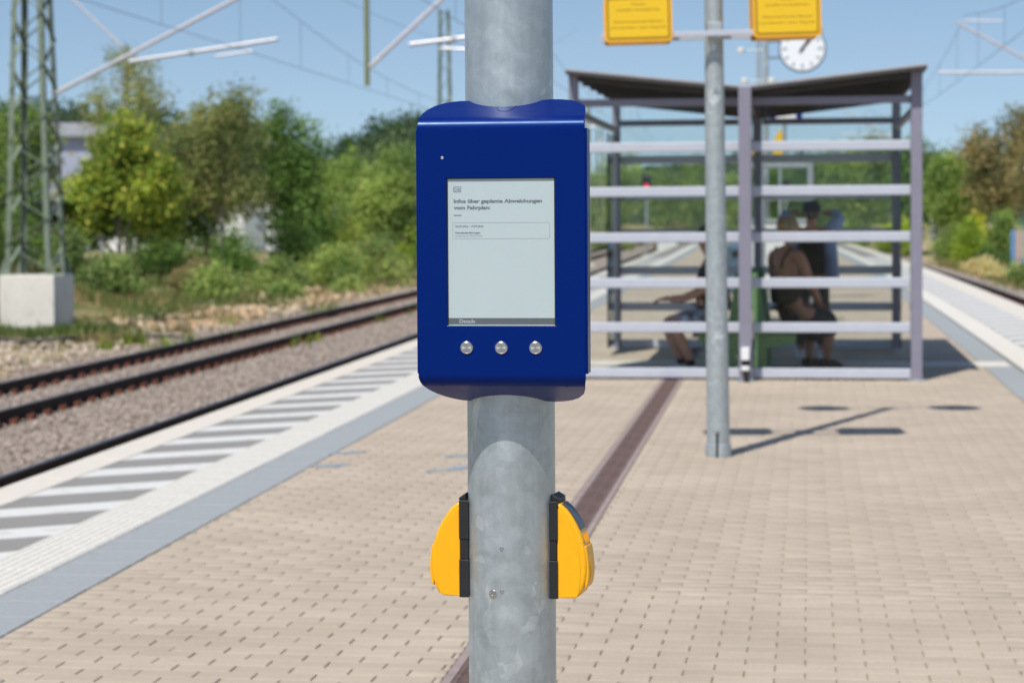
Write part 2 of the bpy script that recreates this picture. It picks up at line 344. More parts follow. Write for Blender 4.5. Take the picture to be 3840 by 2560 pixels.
# ------------------------------------------------------------------ plan of the place
def Bl(y): return -3.078 - .0165 * y - .00005 * y * y             # left: border between white strip and grey slabs
def Br(y): return 2.04 - .00018 * max(0, y - 20) ** 2             # right: the same
LOFF = dict(pav=.31, grey=0, hatch=-.33, cream=-.945, edge=-1.215)
ROFF = dict(pav=-.34, grey=0, hatch=.33, cream=.98, edge=1.42)
Lx = lambda k, y: Bl(y) + LOFF[k]
Rx = lambda k, y: Br(y) + ROFF[k]
T1 = lambda y: Bl(y) - 2.9
T2 = lambda y: Bl(y) - 6.72
T3 = lambda y: Rx('edge', y) + 1.66
RAIL_Z = -.76
PEND = 112.0
def clipped(x, a, b): return min(max(x, a), b)
def smooth01(t): t = clipped(t, 0, 1); return t * t * (3 - 2 * t)
def gz(x, y):
    """terrain height beside the tracks"""
    l = T2(min(max(y, 0), 200)) - 3.0; r = T3(min(max(y, 0), 200)) + 2.4
    n = .10 * math.sin(x * .9 + y * .31) * math.sin(y * .53 - x * .2) + .05 * math.sin(2.1 * x + 1.3 * y)
    if x < l:
        d = l - x; return -1.15 + .95 * smooth01((d - 3) / 9) + n * smooth01(d / 2)
    if x > r:
        d = x - r; return -1.15 + .75 * smooth01((d - .8) / 5) + n * smooth01(d / 2)
    return -1.15

# --- ground: one sheet to the horizon
def ground_material():
    m, t, p, N, L = nodes('dry_ground'); setin(p, Roughness=.95, Specular_IOR_Level=.1)
    ge = N('ShaderNodeNewGeometry'); src = ge.outputs['Position']
    n1 = N('ShaderNodeTexNoise'); setin(n1, Scale=.33, Detail=7, Roughness=.62); L(src, n1.inputs['Vector'])
    r1 = N('ShaderNodeValToRGB'); L(n1.outputs['Fac'], r1.inputs[0]); a = r1.color_ramp.elements
    a[0].position = .34; a[0].color = (.12, .155, .045, 1); a[1].position = .68; a[1].color = (.50, .39, .26, 1)
    e = a.new(.46); e.color = (.22, .21, .085, 1); e = a.new(.56); e.color = (.42, .33, .21, 1)
    n2 = N('ShaderNodeTexNoise'); setin(n2, Scale=6, Detail=8, Roughness=.75); L(src, n2.inputs['Vector'])
    q = N('ShaderNodeMapRange'); setin(q, From_Min=.3, From_Max=.7, To_Min=.65, To_Max=1.3); L(n2.outputs['Fac'], q.inputs[0])
    vm = N('ShaderNodeVectorMath'); vm.operation = 'SCALE'; L(r1.outputs[0], vm.inputs[0]); L(q.outputs[0], vm.inputs['Scale']); L(vm.outputs[0], p.inputs['Base Color'])
    b = N('ShaderNodeBump'); setin(b, Strength=.6, Distance=.1); L(n2.outputs['Fac'], b.inputs['Height']); L(b.outputs[0], p.inputs['Normal'])
    return m
M['ground'] = ground_material()
xs = np.concatenate([np.linspace(-900, -80, 14), np.linspace(-70, -31, 14), np.linspace(-30, 30, 81), np.linspace(33, 70, 12), np.linspace(90, 900, 12)])
ys = np.concatenate([np.linspace(-300, -20, 8), np.linspace(-10, 160, 115), np.linspace(170, 300, 14), np.linspace(350, 1600, 12)])
V = [(x, y, gz(x, y) - .02) for y in ys for x in xs]
nx = len(xs); F = [(j * nx + i, j * nx + i + 1, (j + 1) * nx + i + 1, (j + 1) * nx + i) for j in range(len(ys) - 1) for i in range(nx - 1)]
tag(link('ground', np_mesh('ground', V, F, True), M['ground']), kind='structure')

# --- ballast beds and tracks
def path(fx, y0, y1, z, st=4.0):
    n = int((y1 - y0) / st) + 1; return [(fx(y), y, z) for y in np.linspace(y0, y1, n)]
for nm, fx, half in (('ballast_bed', lambda y: (T1(y) + T2(y)) / 2, 1.91 + 2.0), ('ballast_bed', T3, 2.0)):
    prof = [(-half - .5, -.26), (-half, 0), (half, 0), (half + .5, -.26)]
    tag(link(nm, sweep(prof, path(fx, -10, 200, -.955)), M['ballast2']), kind='structure')
ico = bmesh.new(); bmesh.ops.create_icosphere(ico, subdivisions=1, radius=1)
IV = np.array([v.co for v in ico.verts]); IF = np.array([[v.index for v in f.verts] for f in ico.faces]); ico.free()
IV *= RNG.uniform(.75, 1.2, (len(IV), 1))
OV = np.array([(1, .2, 0), (-.2, 1, .1), (-1, -.1, 0), (.1, -1, -.1), (.1, 0, .8), (0, .1, -.8)]); OF = np.array([(0, 1, 4), (1, 2, 4), (2, 3, 4), (3, 0, 4), (1, 0, 5), (2, 1, 5), (3, 2, 5), (0, 3, 5)])
def stones(name, n, xr, yr, fx, size, z, m, label, bv=OV, bf=OF):
    u = RNG.uniform(0, 1, n); y = yr[0] + (yr[1] - yr[0]) * u ** 1.5
    x = RNG.uniform(*xr, n) + np.array([fx(q) for q in y])
    s = RNG.uniform(.55, 1.25, (n, 1)) * size * RNG.uniform(.7, 1.2, (n, 3))
    P = np.stack([x, y, z + RNG.uniform(-.3, .5, n) * size], -1)
    return tag(link(name, instmesh(name, bv, bf, P, s, RNG.uniform(0, 6.3, (n, 2))), m), label, 'gravel', kind='stuff')
def stone_mat(name, a, b, c):
    m, t, p, N, L = nodes(name); setin(p, Roughness=.95, Specular_IOR_Level=.15)
    ge = N('ShaderNodeNewGeometry'); r = N('ShaderNodeValToRGB'); L(ge.outputs['Random Per Island'], r.inputs[0])
    e = r.color_ramp.elements; e[0].color = (*a, 1); e[1].color = (*c, 1); k = e.new(.5); k.color = (*b, 1)
    L(r.outputs[0], p.inputs['Base Color']); return m
M['stone'] = stone_mat('ballast_chips', (.19, .150, .122), (.38, .315, .265), (.56, .48, .41))
M['rubble'] = stone_mat('orange_sandstone', (.46, .30, .17), (.58, .42, .27), (.64, .53, .40))
M['rubble_grey'] = stone_mat('mixed_rubble', (.28, .22, .165), (.44, .36, .28), (.56, .48, .40))
stones('ballast_stones', 36000, (-2.2, 6.1), (13, 62), lambda y: T2(y), .027, -.94, M['stone'], 'grey brown ballast stones around the left tracks')
stones('ballast_stones', 4000, (-1.9, 2.2), (22, 70), T3, .036, -.94, M['stone'], 'grey brown ballast stones along the right track')
RP = [(-.075, 0), (.075, 0), (.075, .012), (.012, .03), (.012, .13), (.036, .137), (.036, .168), (.028, .172), (-.028, .172), (-.036, .168), (-.036, .137), (-.012, .13), (-.012, .03), (-.075, .012)]
TOPP = [(-.024, 0), (.024, 0), (.024, .002), (-.024, .002)]
sl_b = MB().prism([(-.13, 0), (-.1, .12), (.1, .12), (.13, 0)], -1.3, 1.3, lambda u, v, t: (t, u, v)).mesh('sleeper'); sl_b.materials.append(M['sleeper'])
cl_b = MB()
for sx in (-1, 1): cl_b.box((sx * .105, 0, .03), (.075, .12, .06)); cl_b.box((sx * .135, 0, .055), (.03, .06, .05))
cl_b = cl_b.mesh('fastening'); cl_b.materials.append(M['clip'])
for fx, y0, lab in ((T1, 11.0, 'rail track directly beside the left platform edge'), (T2, 21.0, 'rail track farther left next to the grassy bank'), (T3, 34.0, 'rail track along the right platform edge')):
    tr = empty('railway_track', (fx(y0), y0, RAIL_Z), kind='structure'); tr['label'] = lab
    off = Vector((fx(y0), y0, RAIL_Z))
    for sx in (-.753, .753):
        pth = [(fx(y) + sx - off.x, y - off.y, -.174) for y in np.linspace(-8, 200, 60)]
        r = link('rail', sweep(RP, pth), M['rail_side'], tr)
        link('rail_head', sweep(TOPP, [(a, b, c + .172) for a, b, c in pth]), M['rail_top'], r)
    y = y0
    k = 0
    while y < (70 if fx is not T1 else 50):
        h = math.atan2(fx(y + 1) - fx(y - 1), 2)
        s = link('sleeper', sl_b, None, tr, (fx(y) - off.x, y - off.y, -.30), (0, 0, -h))
        for sx in (-.753, .753): link('fastening', cl_b, None, s, (sx, 0, .12))
        y += .6

# ------------------------------------------------------------------ the platform
plat = empty('platform', (0, 6, 0), kind='structure')
PO = Vector((0, 6, 0))
yy = list(np.linspace(-6, PEND, 60)); body = MB(); n = len(yy)
vs = []
for y in yy: vs += [(Lx('edge', y) + .12, y - 6, -1.25), (Lx('edge', y) + .10, y - 6, -.075), (Rx('edge', y) - .10, y - 6, -.075), (Rx('edge', y) - .12, y - 6, -1.25)]
body.add(vs, [(i * 4 + k, i * 4 + k + 1, i * 4 + 5 + k, i * 4 + 4 + k) for i in range(n - 1) for k in range(3)] + [(0, 1, 2, 3), tuple(4 * (n - 1) + k for k in (3, 2, 1, 0))])
body.build('platform_body', M['concrete'], plat)
def strip(name, m, fa, fb, y0, y1, z, st=2.0, parent=plat, kind=None):
    k = max(2, int((y1 - y0) / st)); Y = np.linspace(y0, y1, k)
    q = MB(); vs = []
    for y in Y: vs += [(fa(y), y - 6, z), (fb(y), y - 6, z)]
    q.add(vs, [(2 * i, 2 * i + 1, 2 * i + 3, 2 * i + 2) for i in range(k - 1)])
    o = q.build(name, m, parent)
    if kind: o['kind'] = kind
    return o
DL = lambda y: -1.10 - .0118 * y; DW = .195                           # drain channel, left edge and width
Y_FIELD = 36.0
strip('joint_sand', M['sand'], lambda y: Lx('pav', y) - .02, lambda y: Rx('pav', y) + .02, -5, Y_FIELD + .3, -.008)
strip('distant_paving', M['paver_far'], lambda y: Lx('pav', y), lambda y: Rx('pav', y), Y_FIELD, PEND, -.001)
# pavers, each 20 x 10 cm in running bond
def paver_verts(x0a, x0b, x1a, x1b, y0, y1, z, c=.003):
    b = [(x0a, y0), (x1a, y0), (x1b, y1), (x0b, y1)]
    t = [(x0a + c, y0 + c), (x1a - c, y0 + c), (x1b - c, y1 - c), (x0b + c, y1 - c)]
    return [(x, y, -.05) for x, y in b] + [(x, y, z - c * .8) for x, y in b] + [(x, y, z) for x, y in t]
PF = [(0, 1, 5, 4), (1, 2, 6, 5), (2, 3, 7, 6), (3, 0, 4, 7), (4, 5, 9, 8), (5, 6, 10, 9), (6, 7, 11, 10), (7, 4, 8, 11), (8, 9, 10, 11)]
field_v, field_f, near = [], [], []
def in_view(x, y): return -0.402 * y + .02 < x < .098 * y + .02 and y > 6.62
def emit(x0a, x0b, x1a, x1b, y0, y1, whole):
    if min(x1a - x0a, x1b - x0b) < .012: return
    z = RNG.normal(0, .0007)
    xm, ym = (x0a + x1b) / 2, (y0 + y1) / 2
    hid = -.158 * ym < xm < -.12 * ym
    if whole and len(near) < 300 and in_view(xm, ym) and not hid: near.append((x0a, y0, z)); return
    b = len(field_v); field_v.extend(paver_verts(x0a, x0b, x1a, x1b, y0, y1, z)); field_f.extend([tuple(i + b for i in q) for q in PF])
g = .0026; gy = .0017
for r in range(5, int(Y_FIELD * 10)):
    y0, y1 = r * .1 + .045 + gy, r * .1 + .145 - gy; ym = (y0 + y1) / 2
    o = -.011 - .1 * (r % 2)
    for k in range(-22, 12):
        x0, x1 = o + k * .2 + g, o + (k + 1) * .2 - g
        A0, A1 = Lx('pav', y0) + .006, Lx('pav', y1) + .006
        E0, E1 = Rx('pav', y0) - .006, Rx('pav', y1) - .006
        if x1 < A0 or x0 > E0: continue
        a0, a1, b0, b1 = max(x0, A0), max(x0, A1), min(x1, E0), min(x1, E1)
        d0, d1 = DL(y0) - .006, DL(y0) + DW + .006
        whole = (a0 == a1 == x0 and b0 == b1 == x1)
        if b0 <= d0 or a0 >= d1: emit(a0, a1, b0, b1, y0, y1, whole)
        else:
            e0, e1 = DL(y1) - .006, DL(y1) + DW + .006
            if a0 < d0: emit(a0, a1, d0, e0, y0, y1, False)
            if b0 > d1: emit(d1, e1, b0, b1, y0, y1, False)
pm = bpy.data.meshes.new('paver'); L_ = .2 - 2 * g; W_ = .1 - 2 * gy
pm.from_pydata(paver_verts(0, 0, L_, L_, 0, W_, 0), [], PF); pm.materials.append(M['paver'])
for x, y, z in near:
    link('paver', pm, None, plat, (x, y - 6, z))
fm = np_mesh('paver_field', np.array(field_v) - [0, 6, 0], field_f)
link('paver_field', fm, M['paver'], plat)['kind'] = 'stuff'
# grey border slabs, ribbed white guidance tiles, cream edge slabs
def slab_mesh(name, sx, sy, th, m, ribs=0, c=.003):
    q = MB(); q.add([(a + sx / 2, b + sy / 2, z) for a, b, z in paver_verts(-sx / 2, -sx / 2, sx / 2, sx / 2, -sy / 2, sy / 2, 0, c)], PF)
    if ribs:
        p = sx / ribs
        for i in range(ribs):
            u = p * (i + .5)
            q.prism([(u - p * .30, -.001), (u - p * .18, .0045), (u + p * .18, .0045), (u + p * .30, -.001)], .006, sy - .006, lambda a, b, t: (a, t, b))
    me = q.mesh(name); me.materials.append(m); return me
gm = slab_mesh('border_slab', .298, .309, .05, M['grey_slab'])
wm = slab_mesh('guidance_tile', .326, .296, .05, M['white_tile'], ribs=7)
em = slab_mesh('edge_slab', .267, .992, .1, M['cream_slab'], c=.006)
em2 = slab_mesh('edge_slab', .438, .992, .1, M['cream_slab'], c=.006)
def lay(name, me, fx, y0, y1, p, z=0):
    y = y0
    while y < y1:
        h = math.atan2(fx(y + p) - fx(y), p)
        link(name, me, None, plat, (fx(y), y - 6, z + RNG.normal(0, .0005)), (0, 0, -h)); y += p
lay('border_slab', gm, lambda y: Bl(y) + .006, 4.03, 48, .316); lay('border_slab', gm, lambda y: Rx('pav', y) + .006, 10.1, 48, .316)
lay('guidance_tile', wm, lambda y: Lx('hatch', y) + .002, 4.1, 46, .30); lay('guidance_tile', wm, lambda y: Br(y) + .002, 8.1, 48, .30)
lay('edge_slab', em, lambda y: Lx('edge', y), 1.0, 108, 1.0, .002); lay('edge_slab', em2, lambda y: Rx('cream', y) + .002, 1.0, 108, 1.0, .002)
for a, b, m, nm, y0 in ((lambda y: Bl(y), lambda y: Lx('pav', y), M['grey_slab'], 'border_slab_run', 48.2), (lambda y: Rx('pav', y), lambda y: Br(y), M['grey_slab'], 'border_slab_run', 48.2),
                        (lambda y: Lx('hatch', y), lambda y: Bl(y), M['white_tile'], 'guidance_run', 46.1), (lambda y: Br(y), lambda y: Rx('hatch', y), M['white_tile'], 'guidance_run', 48.2)):
    strip(nm, m, a, b, y0, PEND, 0, kind='stuff')
strip('hatch_bed', M['hatch_grey'], lambda y: Lx('cream', y) + .002, lambda y: Lx('hatch', y) - .002, -5, PEND, -.004)
strip('hatch_bed', M['hatch_grey'], lambda y: Rx('hatch', y) + .006, lambda y: Rx('cream', y) - .002, -5, PEND, -.004)
def stripes(fa, fb, y0, y1, p, wd, sl):
    y = y0
    while y < y1:
        q = MB(); a0, b0 = fa(y), fb(y); d = (b0 - a0) * sl; j = RNG.normal(0, .012, 4)
        n = 3; up, lo = [], []
        for i in range(n + 1):
            t = i / n; lo.append((a0 + (b0 - a0) * t, y + d * t + j[0] * (1 - t) + j[1] * t - 6)); up.append((a0 + (b0 - a0) * t, y + wd + d * t + j[2] * (1 - t) + j[3] * t - 6))
        poly = lo + up[::-1]
        q.prism(poly, -.004, -.0005, lambda u, v, t: (u, v, t)); q.build('painted_stripe', M['hatch_white'], plat); y += p
stripes(lambda y: Lx('cream', y) + .004, lambda y: Lx('hatch', y) - .004, 4.145, 75, .883, .36, .73)
stripes(lambda y: Rx('hatch', y) + .008, lambda y: Rx('cream', y) - .004, 8.03, 75, .95, .68, 1.15)
# cross strip of white tiles in front of the bench bay
cm_ = slab_mesh('guidance_tile', .296, .296, .05, M['white_tile'], ribs=6)
for j in range(2):
    for x in np.arange(1.36, 1.68, .30): link('guidance_tile', cm_, None, plat, (x + .01, 21.6 - 6 + j * .3 , .0045))
for x in np.arange(-2.75, 1.3, .30):
    for j in range(2): link('guidance_tile', cm_, None, plat, (x, 21.6 - 6 + j * .3, .0045))
M['paint_mark'] = mat('faded_blue_paint', (.24, .30, .36), .85, var=.2, scale=30)
for pts in ([(-2.97, 12.68), (-2.80, 12.72), (-2.76, 12.86), (-2.86, 12.84), (-2.95, 12.76)], [(-3.02, 13.36), (-2.86, 13.44), (-2.80, 13.60), (-2.92, 13.54), (-3.01, 13.44)],
            [(-2.24, 12.50), (-2.05, 12.62), (-2.00, 12.84), (-2.10, 12.80), (-2.14, 12.66), (-2.25, 12.56)], [(-2.26, 13.26), (-2.10, 13.34), (-2.04, 13.50), (-2.14, 13.46), (-2.26, 13.32)]):
    MB().prism([(a, b - 6) for a, b in pts], .0022, .003, lambda u, v, t: (u, v, t)).build('paint_mark', M['paint_mark'], plat)
# drain channel with slotted grates
dr = empty('drain_channel', (DL(5), 5, 0), label='rusty slotted drain channel running along the sandy pavers', cat='drain')
for i, (a, b) in enumerate(((0, .03), (DW - .03, DW))):
    q = MB(); vs = []
    for y in (3.0, 24.5): vs += [(DL(y) + a - DL(5), y - 5, z) for z in (-.05, .001)] + [(DL(y) + b - DL(5), y - 5, z) for z in (.001, -.05)]
    q.add(vs, [(k, (k + 1) % 4, 4 + (k + 1) % 4, 4 + k) for k in range(4)] + [(0, 1, 2, 3), (4, 5, 6, 7)]); q.build('frame_rail', M['drain_frame'], dr)
q = MB(); q.add([(DL(3) - DL(5) + .03, -2, -.03), (DL(3) - DL(5) + DW - .03, -2, -.03), (DL(24.5) - DL(5) + DW - .03, 19.5, -.03), (DL(24.5) - DL(5) + .03, 19.5, -.03)], [(0, 1, 2, 3)]); q.build('channel_bottom', M['dark'], dr)
gq = MB(); gw = DW - .064
for u in (0, gw - .018): gq.box((u + .009, .25, -.010), (.018, .494, .02))
for k in range(25): gq.box((gw / 2, .012 + k * .0198, -.011), (gw - .036, .011, .018))
gq.box((gw / 2, .25, -.0105), (.012, .49, .0185))
gme = gq.mesh('grate'); gme.materials.append(M['rust_grate'])
for k in range(43):
    y = 3 + k * .5
    link('grate', gme, None, dr, (DL(y) - DL(5) + .032, y - 5, 0), (0, 0, .0118))

# ------------------------------------------------------------------ lettering
def font_line(name, s, h, x, z, m, parent, y=0, width=None, bold=0, align='LEFT', thick=.0002):
    """flat print facing -Y; h = cap height, x,z = baseline start"""
    cu = bpy.data.curves.new('txt', 'FONT'); cu.body = s; cu.align_x = align; cu.size = 1; cu.offset = bold; cu.resolution_u = 3
    ob = bpy.data.objects.new('txt', cu); COL.objects.link(ob)
    bpy.context.view_layer.update()
    me = bpy.data.meshes.new_from_object(ob.evaluated_get(bpy.context.evaluated_depsgraph_get()))
    bpy.data.objects.remove(ob); bpy.data.curves.remove(cu)
    co = np.empty(len(me.vertices) * 3); me.vertices.foreach_get('co', co); co = co.reshape(-1, 3)
    sc = h / .729; k = sc
    if width: k = width / (co[:, 0].max() - co[:, 0].min())
    if align == 'LEFT': co[:, 0] -= co[:, 0].min()
    v = np.stack([co[:, 0] * k + x, np.full(len(co), y), co[:, 1] * sc + z], -1)
    me.vertices.foreach_set('co', v.ravel()); me.update(); me.materials.clear(); me.materials.append(m)
    return link(name, me, None, parent)

# ------------------------------------------------------------------ main pole
PX, PY, PR = -.5690, 4.12, .0846
pole = empty('steel_pole', (PX, PY, 0), label='thick galvanised steel pole carrying the blue display in the foreground', cat='pole')
prof = [(PR, z) for z in np.linspace(0, 4.6, 24)]
MB().lathe(prof, 96).build('tube', M['galv'], pole, smooth=True)
MB().lathe([(PR + .001, 0), (PR + .016, 0), (PR + .016, .012), (PR + .001, .014)], 64).build('base_collar', M['galv2'], pole, smooth=True)
MB().lathe([(PR + .002, 4.6), (PR + .002, 4.63), (.02, 4.65)], 48).build('cap', M['black_plastic'], pole, smooth=True)
def pole_px(x, y):
    """photo pixel (2352 wide) on the pole front -> angle offset and height"""
    u = (x - 1172.5) * .000838; return u, 1.51 - (y - 492) * .000836
def stud(name, x, y, r, prof, m):
    u, z = pole_px(x, y); d = -math.sqrt(PR * PR - u * u)
    nrm = Vector((u, d, 0)).normalized(); Rm = nrm.to_track_quat('Z', 'X').to_matrix()
    return MB().lathe(prof, 20, Vector((u, d, z)) - nrm * .0005, Rm).build(name, m, pole, smooth=True)
for x, y in ((1162.4, 1247.4), (1163, 1344.6)):
    o = stud('rivet', x, y, .004, [(.0042, 0), (.0042, .001), (.003, .0022), (.0018, .0022), (.0016, .0008), (.0002, .0008)], M['steel'])
o = stud('lock_screw', 1141.5, 1351.8, .008, [(.0084, 0), (.0084, .001), (.0076, .0018), (.003, .0018), (.0026, .0006), (.0002, .0006)], M['steel'])

# ------------------------------------------------------------------ blue information display
DX, DY, DZ = -.5635, 3.962, 1.442
K = .0008045
lx = lambda x: (x - 1150) * K
lz = lambda y: (580 - y) * K
dev = empty('information_display', (DX, DY, DZ), rz=0, label='blue metal information display with pale screen and three buttons on the pole', cat='display')
SX0, SX1, SZ1, SZ0 = lx(1022), lx(1275), lz(409), lz(751)
xt = sorted(set([954, 955.5, 957, 959.5, 962, 966, 970, 976, 982, 1000, 1018, 1022, 1034, 1048, 1063, 1075, 1086, 1098, 1110, 1122, 1135, 1150, 1165, 1178, 1190, 1202, 1214, 1226, 1240, 1255, 1275, 1285, 1300, 1316, 1328, 1332, 1336, 1339, 1341, 1342.5, 1344]))
top_pts = [(954, 283), (957.4, 263.7), (966.4, 250.8), (980.6, 241.8), (1003.8, 234.5), (1032, 231.4), (1063, 230.9), (1083.7, 232.2), (1099, 235.8), (1119.8, 241.2), (1138, 244.3), (1156, 244.8), (1176.5, 243), (1202, 237.4), (1223, 232.5), (1246, 229.6), (1274.4, 230.2), (1300, 232.7), (1323, 238.7), (1336, 246.9), (1341, 259), (1344, 283)]
bot_pts = [(954, 868), (957, 878), (960, 884), (970, 896), (985, 906), (1005, 914), (1030, 920), (1060, 923), (1080, 922), (1100, 917), (1125, 912), (1150, 911), (1175, 912), (1205, 918), (1232, 922), (1262, 923.5), (1295, 920), (1318, 913), (1332, 903), (1340, 890), (1344, 868)]
interp = lambda pts, x: float(np.interp(x, [p[0] for p in pts], [p[1] for p in pts]))
ZT, ZB = lz(299), lz(861); RB = .027; SLOPE = rad(20)
rows = []
for x in xt:
    X = lx(x); colm = []
    a_end = rad(70); cy = RB                                    # sheet bends from vertical to 20 deg beyond horizontal
    def run(target, vt):
        # angle and plate length at which the trimmed sheet reaches the outline height
        rise = lambda a: RB * math.sin(a) - (RB - RB * math.cos(a)) * vt
        if rise(a_end) >= target:
            a = a_end
            while a > .02 and rise(a) > target: a -= .01
            return a, .00025
        return a_end, (target - rise(a_end)) / (math.sin(SLOPE) - math.cos(SLOPE) * vt)
    at_, Lt = run((299 - interp(top_pts, x)) * K, .045); ab_, Lb = run((interp(bot_pts, x) + 3 - 861) * K, .078)
    def prof_(a_m, Ln, z0, sg):
        out = [(X, cy - RB * math.cos(a_m * i / 12), z0 + sg * RB * math.sin(a_m * i / 12)) for i in range(1, 13)]
        e = out[-1]; th_ = SLOPE if Ln > .001 else rad(90) - a_m
        return out + [(X, e[1] + Ln * t * math.cos(th_), e[2] + sg * Ln * t * math.sin(th_)) for t in (.1, .25, .5, .75, 1)]
    colm += prof_(at_, Lt, ZT, 1)[::-1]
    colm += [(X, 0, ZT), (X, 0, ZT - .002), (X, 0, SZ1), (X, 0, SZ0), (X, 0, ZB + .002), (X, 0, ZB)]
    colm += prof_(ab_, Lb, ZB, -1)
    rows.append(colm)
nc, nr = len(rows), len(rows[0]); q = MB(); vs = [p for c in rows for p in c]; fs = []
for i in range(nc - 1):
    for j in range(nr - 1):
        if j == 19 and rows[i][0][0] >= SX0 - 1e-5 and rows[i + 1][0][0] <= SX1 + 1e-5: continue
        fs.append((i * nr + j, i * nr + j + 1, (i + 1) * nr + j + 1, (i + 1) * nr + j))
me = bpy.data.meshes.new('front_cover'); me.from_pydata(vs, [], fs)
me.polygons.foreach_set('use_smooth', np.ones(len(fs), bool))
cover = link('front_cover', me, M['blue'], dev); tag(cover)
sd = cover.modifiers.new('solid', 'SOLIDIFY'); sd.thickness = .0024; sd.offset = -1
es = cover.modifiers.new('split', 'EDGE_SPLIT'); es.split_angle = rad(35)
for x0, x1, s in ((951, 956.6, -1), (1343.4, 1349, 1)):
    q = MB().box(((lx(x0) + lx(x1)) / 2, .0268, (lz(297) + lz(861)) / 2), (lx(x1) - lx(x0), .05, lz(297) - lz(861)))
    q.build('side_panel', M['blue'], dev, bevel=.0012)
MB().box((0, .035, (ZT + ZB) / 2), (.300, .05, ZT - ZB - .004)).build('light_block_box', M['black_plastic'], dev, bevel=.003)  # unseen box added to block light and keep the cover from being hollow
# clamp round the pole behind
for z in (.17, -.19): MB().lathe([(PR + .0015, z - .02), (PR + .006, z - .02), (PR + .006, z + .02), (PR + .0015, z + .02)], 48, (PX - DX, PY - DY, 0)).build('pole_clamp', M['galv2'], dev, smooth=True)
# screen
scr = MB().box(((SX0 + SX1) / 2, .0062, (SZ0 + SZ1) / 2), (SX1 - SX0 + .003, .004, SZ1 - SZ0 + .003)).build('screen', M['screen'], dev)
q = MB(); r = .0020; yb = .0030
q.box((SX0 + r / 2, yb, (SZ0 + SZ1) / 2), (r, .0022, SZ1 - SZ0)); q.box((SX1 - r / 2, yb, (SZ0 + SZ1) / 2), (r, .0022, SZ1 - SZ0))
q.box(((SX0 + SX1) / 2, yb, SZ1 - r / 2), (SX1 - SX0, .0022, r)); q.build('gasket', M['screen_rim'], scr)
MB().box(((SX0 + SX1) / 2, .0016, SZ0 + .0006), (SX1 - SX0, .003, .0012)).build('lower_lip', M['steel'], scr)
SY = .00405
def flat(name, m, x0, x1, y0, y1, dy=0):
    return MB().box(((lx(x0) + lx(x1)) / 2, SY - dy, (lz(y0) + lz(y1)) / 2), (lx(x1) - lx(x0), .0002, abs(lz(y0) - lz(y1)))).build(name, m, scr)
flat('menu_bar', M['bar_grey'], 1024, 1273, 732.5, 747.5)
font_line('lettering', 'Details', 9.0 * K, lx(1050.7), lz(744), M['bar_text'], scr, SY - .0003, width=36 * K)
def frame(name, m, x0, x1, y0, y1, t, rr):
    def rr_pts(a0, a1, b0, b1, r):
        pts = []
        for cx, cz, s in ((a1 - r, b1 - r, 0), (a0 + r, b1 - r, 90), (a0 + r, b0 + r, 180), (a1 - r, b0 + r, 270)):
            for k in range(5): a = rad(s + k * 22.5); pts.append((cx + r * math.cos(a), cz + r * math.sin(a)))
        return pts
    A = rr_pts(lx(x0), lx(x1), lz(y1), lz(y0), rr); Bq = rr_pts(lx(x0) + t, lx(x1) - t, lz(y1) + t, lz(y0) - t, max(rr - t, 1e-5)); n = len(A)
    q = MB(); q.add([(u, SY, v) for u, v in A + Bq], [(i, (i + 1) % n, n + (i + 1) % n, n + i) for i in range(n)]); return q.build(name, m, scr)
frame('logo_frame', M['ink'], 1037.8, 1056.2, 429.2, 442.4, .0011, .0016)
font_line('logo_letters', 'DB', 7.6 * K, lx(1040.6), lz(439.8), M['ink'], scr, SY, width=13.0 * K, bold=.012)
font_line('heading', 'Infos über geplante Abweichungen', 8.6 * K, lx(1038.6), lz(466.8), M['ink'], scr, SY, width=206 * K, bold=.042)
font_line('heading', 'vom Fahrplan:', 8.6 * K, lx(1038.6), lz(481.8), M['ink'], scr, SY, width=85 * K, bold=.042)
flat('dash', M['ink'], 1038.6, 1056.4, 494.4, 496.4)
frame('notice_frame', M['ink_light'], 1035.5, 1261.5, 512.4, 550, .0006, .002)
font_line('notice_text', '06.07.2026 - 19.07.2026', 4.5 * K, lx(1042), lz(523), M['ink'], scr, SY, width=65.5 * K, bold=.022)
font_line('notice_text', 'Fahrplanänderungen', 4.6 * K, lx(1042), lz(537.8), M['ink'], scr, SY, width=58 * K, bold=.026)
font_line('notice_text', 'Datenstand: 08.07.2026', 4.4 * K, lx(1042), lz(544.8), M['ink_light'], scr, SY, width=63 * K)
# buttons, sensor, slits and holes
Rf = Matrix.Rotation(rad(90), 3, 'X')
for bxp in (1067.5, 1148.4, 1228.1):
    b = MB().lathe([(.0125, -.003), (.0125, .0006), (.0118, .0022), (.0102, .0030), (.0094, .0026)], 40, (lx(bxp), 0, lz(800.6)), Rf).build('button', M['steel'], dev, smooth=True)
    MB().lathe([(.0090, -.001), (.0090, .0024), (.0084, .0030), (.0002, .0030)], 40, (0, 0, 0), Rf).build('button_face', M['brushed'], b, smooth=True, loc=(lx(bxp), 0, lz(800.6)))
MB().lathe([(.0027, 0), (.0027, .0006), (.0019, .0011), (.0012, .0006), (.0002, .0006)], 16, (lx(1013.3), 0, lz(362.6)), Rf).build('light_sensor', M['galv2'], dev, smooth=True)
def on_top(x, y):
    """photo pixel on the sloping top plate -> local point just above it"""
    t = (268.4 - y) * K / .2997; return (lx(x), RB * .658 + t * math.cos(SLOPE) - .0002, ZT + RB * .94 + t * math.sin(SLOPE) + .0004)
MB().tube([on_top(*p) for p in ((1131, 245), (1130.5, 248.5), (1132, 252.5), (1137, 255.6), (1146, 257), (1154, 257), (1162, 255.6), (1168, 252.5), (1171, 248), (1174, 245))], .00035, 5).build('tab_slit', M['screen_rim'], dev)
